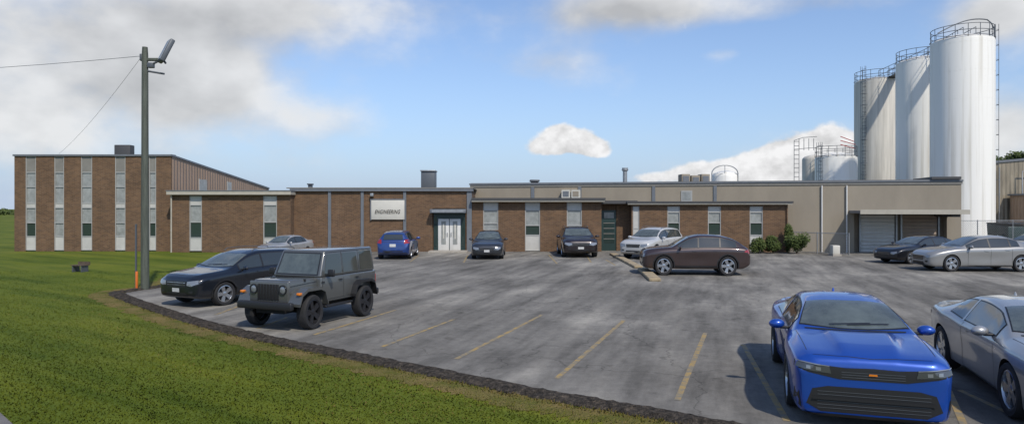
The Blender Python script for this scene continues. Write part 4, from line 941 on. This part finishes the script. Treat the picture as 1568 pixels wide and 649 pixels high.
D1=m_('ADD',B1,m_('MULTIPLY',m_('SUBTRACT',n1,.5),2.1))
def sstep(x,a,b_):
    n=N.new('ShaderNodeMapRange'); n.interpolation_type='SMOOTHSTEP'; n.inputs['From Min'].default_value=a; n.inputs['From Max'].default_value=b_; L.new(x,n.inputs['Value']); return n.outputs[0]
A1=m_('MULTIPLY',sstep(D1,.10,.95),.94)
B2=total([(836,226,30,14,1.2),(852,206,24,19,1.2),(882,216,36,21,1.25),(914,229,24,14,1.1),(868,262,110,14,-1.6),
          (1248,228,46,34,1.25),(1200,244,38,30,1.15),(1160,254,40,26,1.1),(1110,264,44,20,1.1),(1060,264,34,16,1.0),(985,270,50,12,1.0),(1290,225,34,30,1.1),(1240,262,120,26,.7)])
D2=m_('ADD',B2,m_('MULTIPLY',m_('SUBTRACT',n2,.5),1.7))
A2=sstep(D2,.36,.80)
g1=m_('MULTIPLY',m_('SUBTRACT',n1,n1b),12.0)
sh1=m_('ADD',g1,m_('MULTIPLY',sstep(D1,.7,1.9),-1.6)); sh1=m_('ADD',sh1,7.1)
sh1=m_('MINIMUM',m_('MAXIMUM',sh1,4.9),8.2)
g2=m_('MULTIPLY',m_('SUBTRACT',n2,n2b),10.0)
sh2=m_('MINIMUM',m_('MAXIMUM',m_('ADD',g2,8.0),6.2),9.2)
def gcol(v,tint):
    c=N.new('ShaderNodeCombineColor')
    for i,t in enumerate(tint): L.new(m_('MULTIPLY',v,t),c.inputs[i])
    return c.outputs[0]
def mix(a,b_,f,mode='MIX'):
    n=N.new('ShaderNodeMix'); n.data_type='RGBA'; n.blend_type=mode; n.clamp_result=False
    if isinstance(f,(int,float)): n.inputs[0].default_value=f
    else: L.new(f,n.inputs[0])
    L.new(a,n.inputs[6])
    if isinstance(b_,tuple): n.inputs[7].default_value=b_
    else: L.new(b_,n.inputs[7])
    return n.outputs[2]
base=mix(sk.outputs[0],(1.40,1.45,1.62,1),1.0,'MULTIPLY')
hz=m_('MULTIPLY',m_('POWER',2.71828,m_('MULTIPLY',m_('MAXIMUM',EL,0.0),-7.5)),.95)
base=mix(base,(3.0,4.5,7.0,1),hz)
hz2=m_('MULTIPLY',m_('POWER',2.71828,m_('MULTIPLY',m_('MAXIMUM',EL,0.0),-20.0)),.5)
base=mix(base,(6.0,6.8,7.8,1),hz2)
c1=mix(base,gcol(sh1,(.995,1.0,1.005)),A1); c2=mix(c1,gcol(sh2,(1.0,1.0,1.01)),A2)
L.new(c2,bg.inputs[0])
sl=bpy.data.lights.new('sun','SUN'); sl.energy=3.5; sl.angle=math.radians(1.5); sl.color=(1,.935,.84)
so=bpy.data.objects.new('sun',sl); scene.collection.objects.link(so); so.rotation_euler=sun_dir.to_track_quat('Z','Y').to_euler()
cam=bpy.data.cameras.new('camera'); co=bpy.data.objects.new('camera',cam); scene.collection.objects.link(co); scene.camera=co
co.location=(0,0,EYE); co.rotation_euler=(math.pi/2,0,0); cam.sensor_width=36; cam.lens=36*FP/1568; cam.shift_y=-6.5/1568; cam.clip_end=4000; cam.clip_start=.1
scene.view_settings.view_transform='Standard'; scene.view_settings.look='None'; scene.view_settings.exposure=0
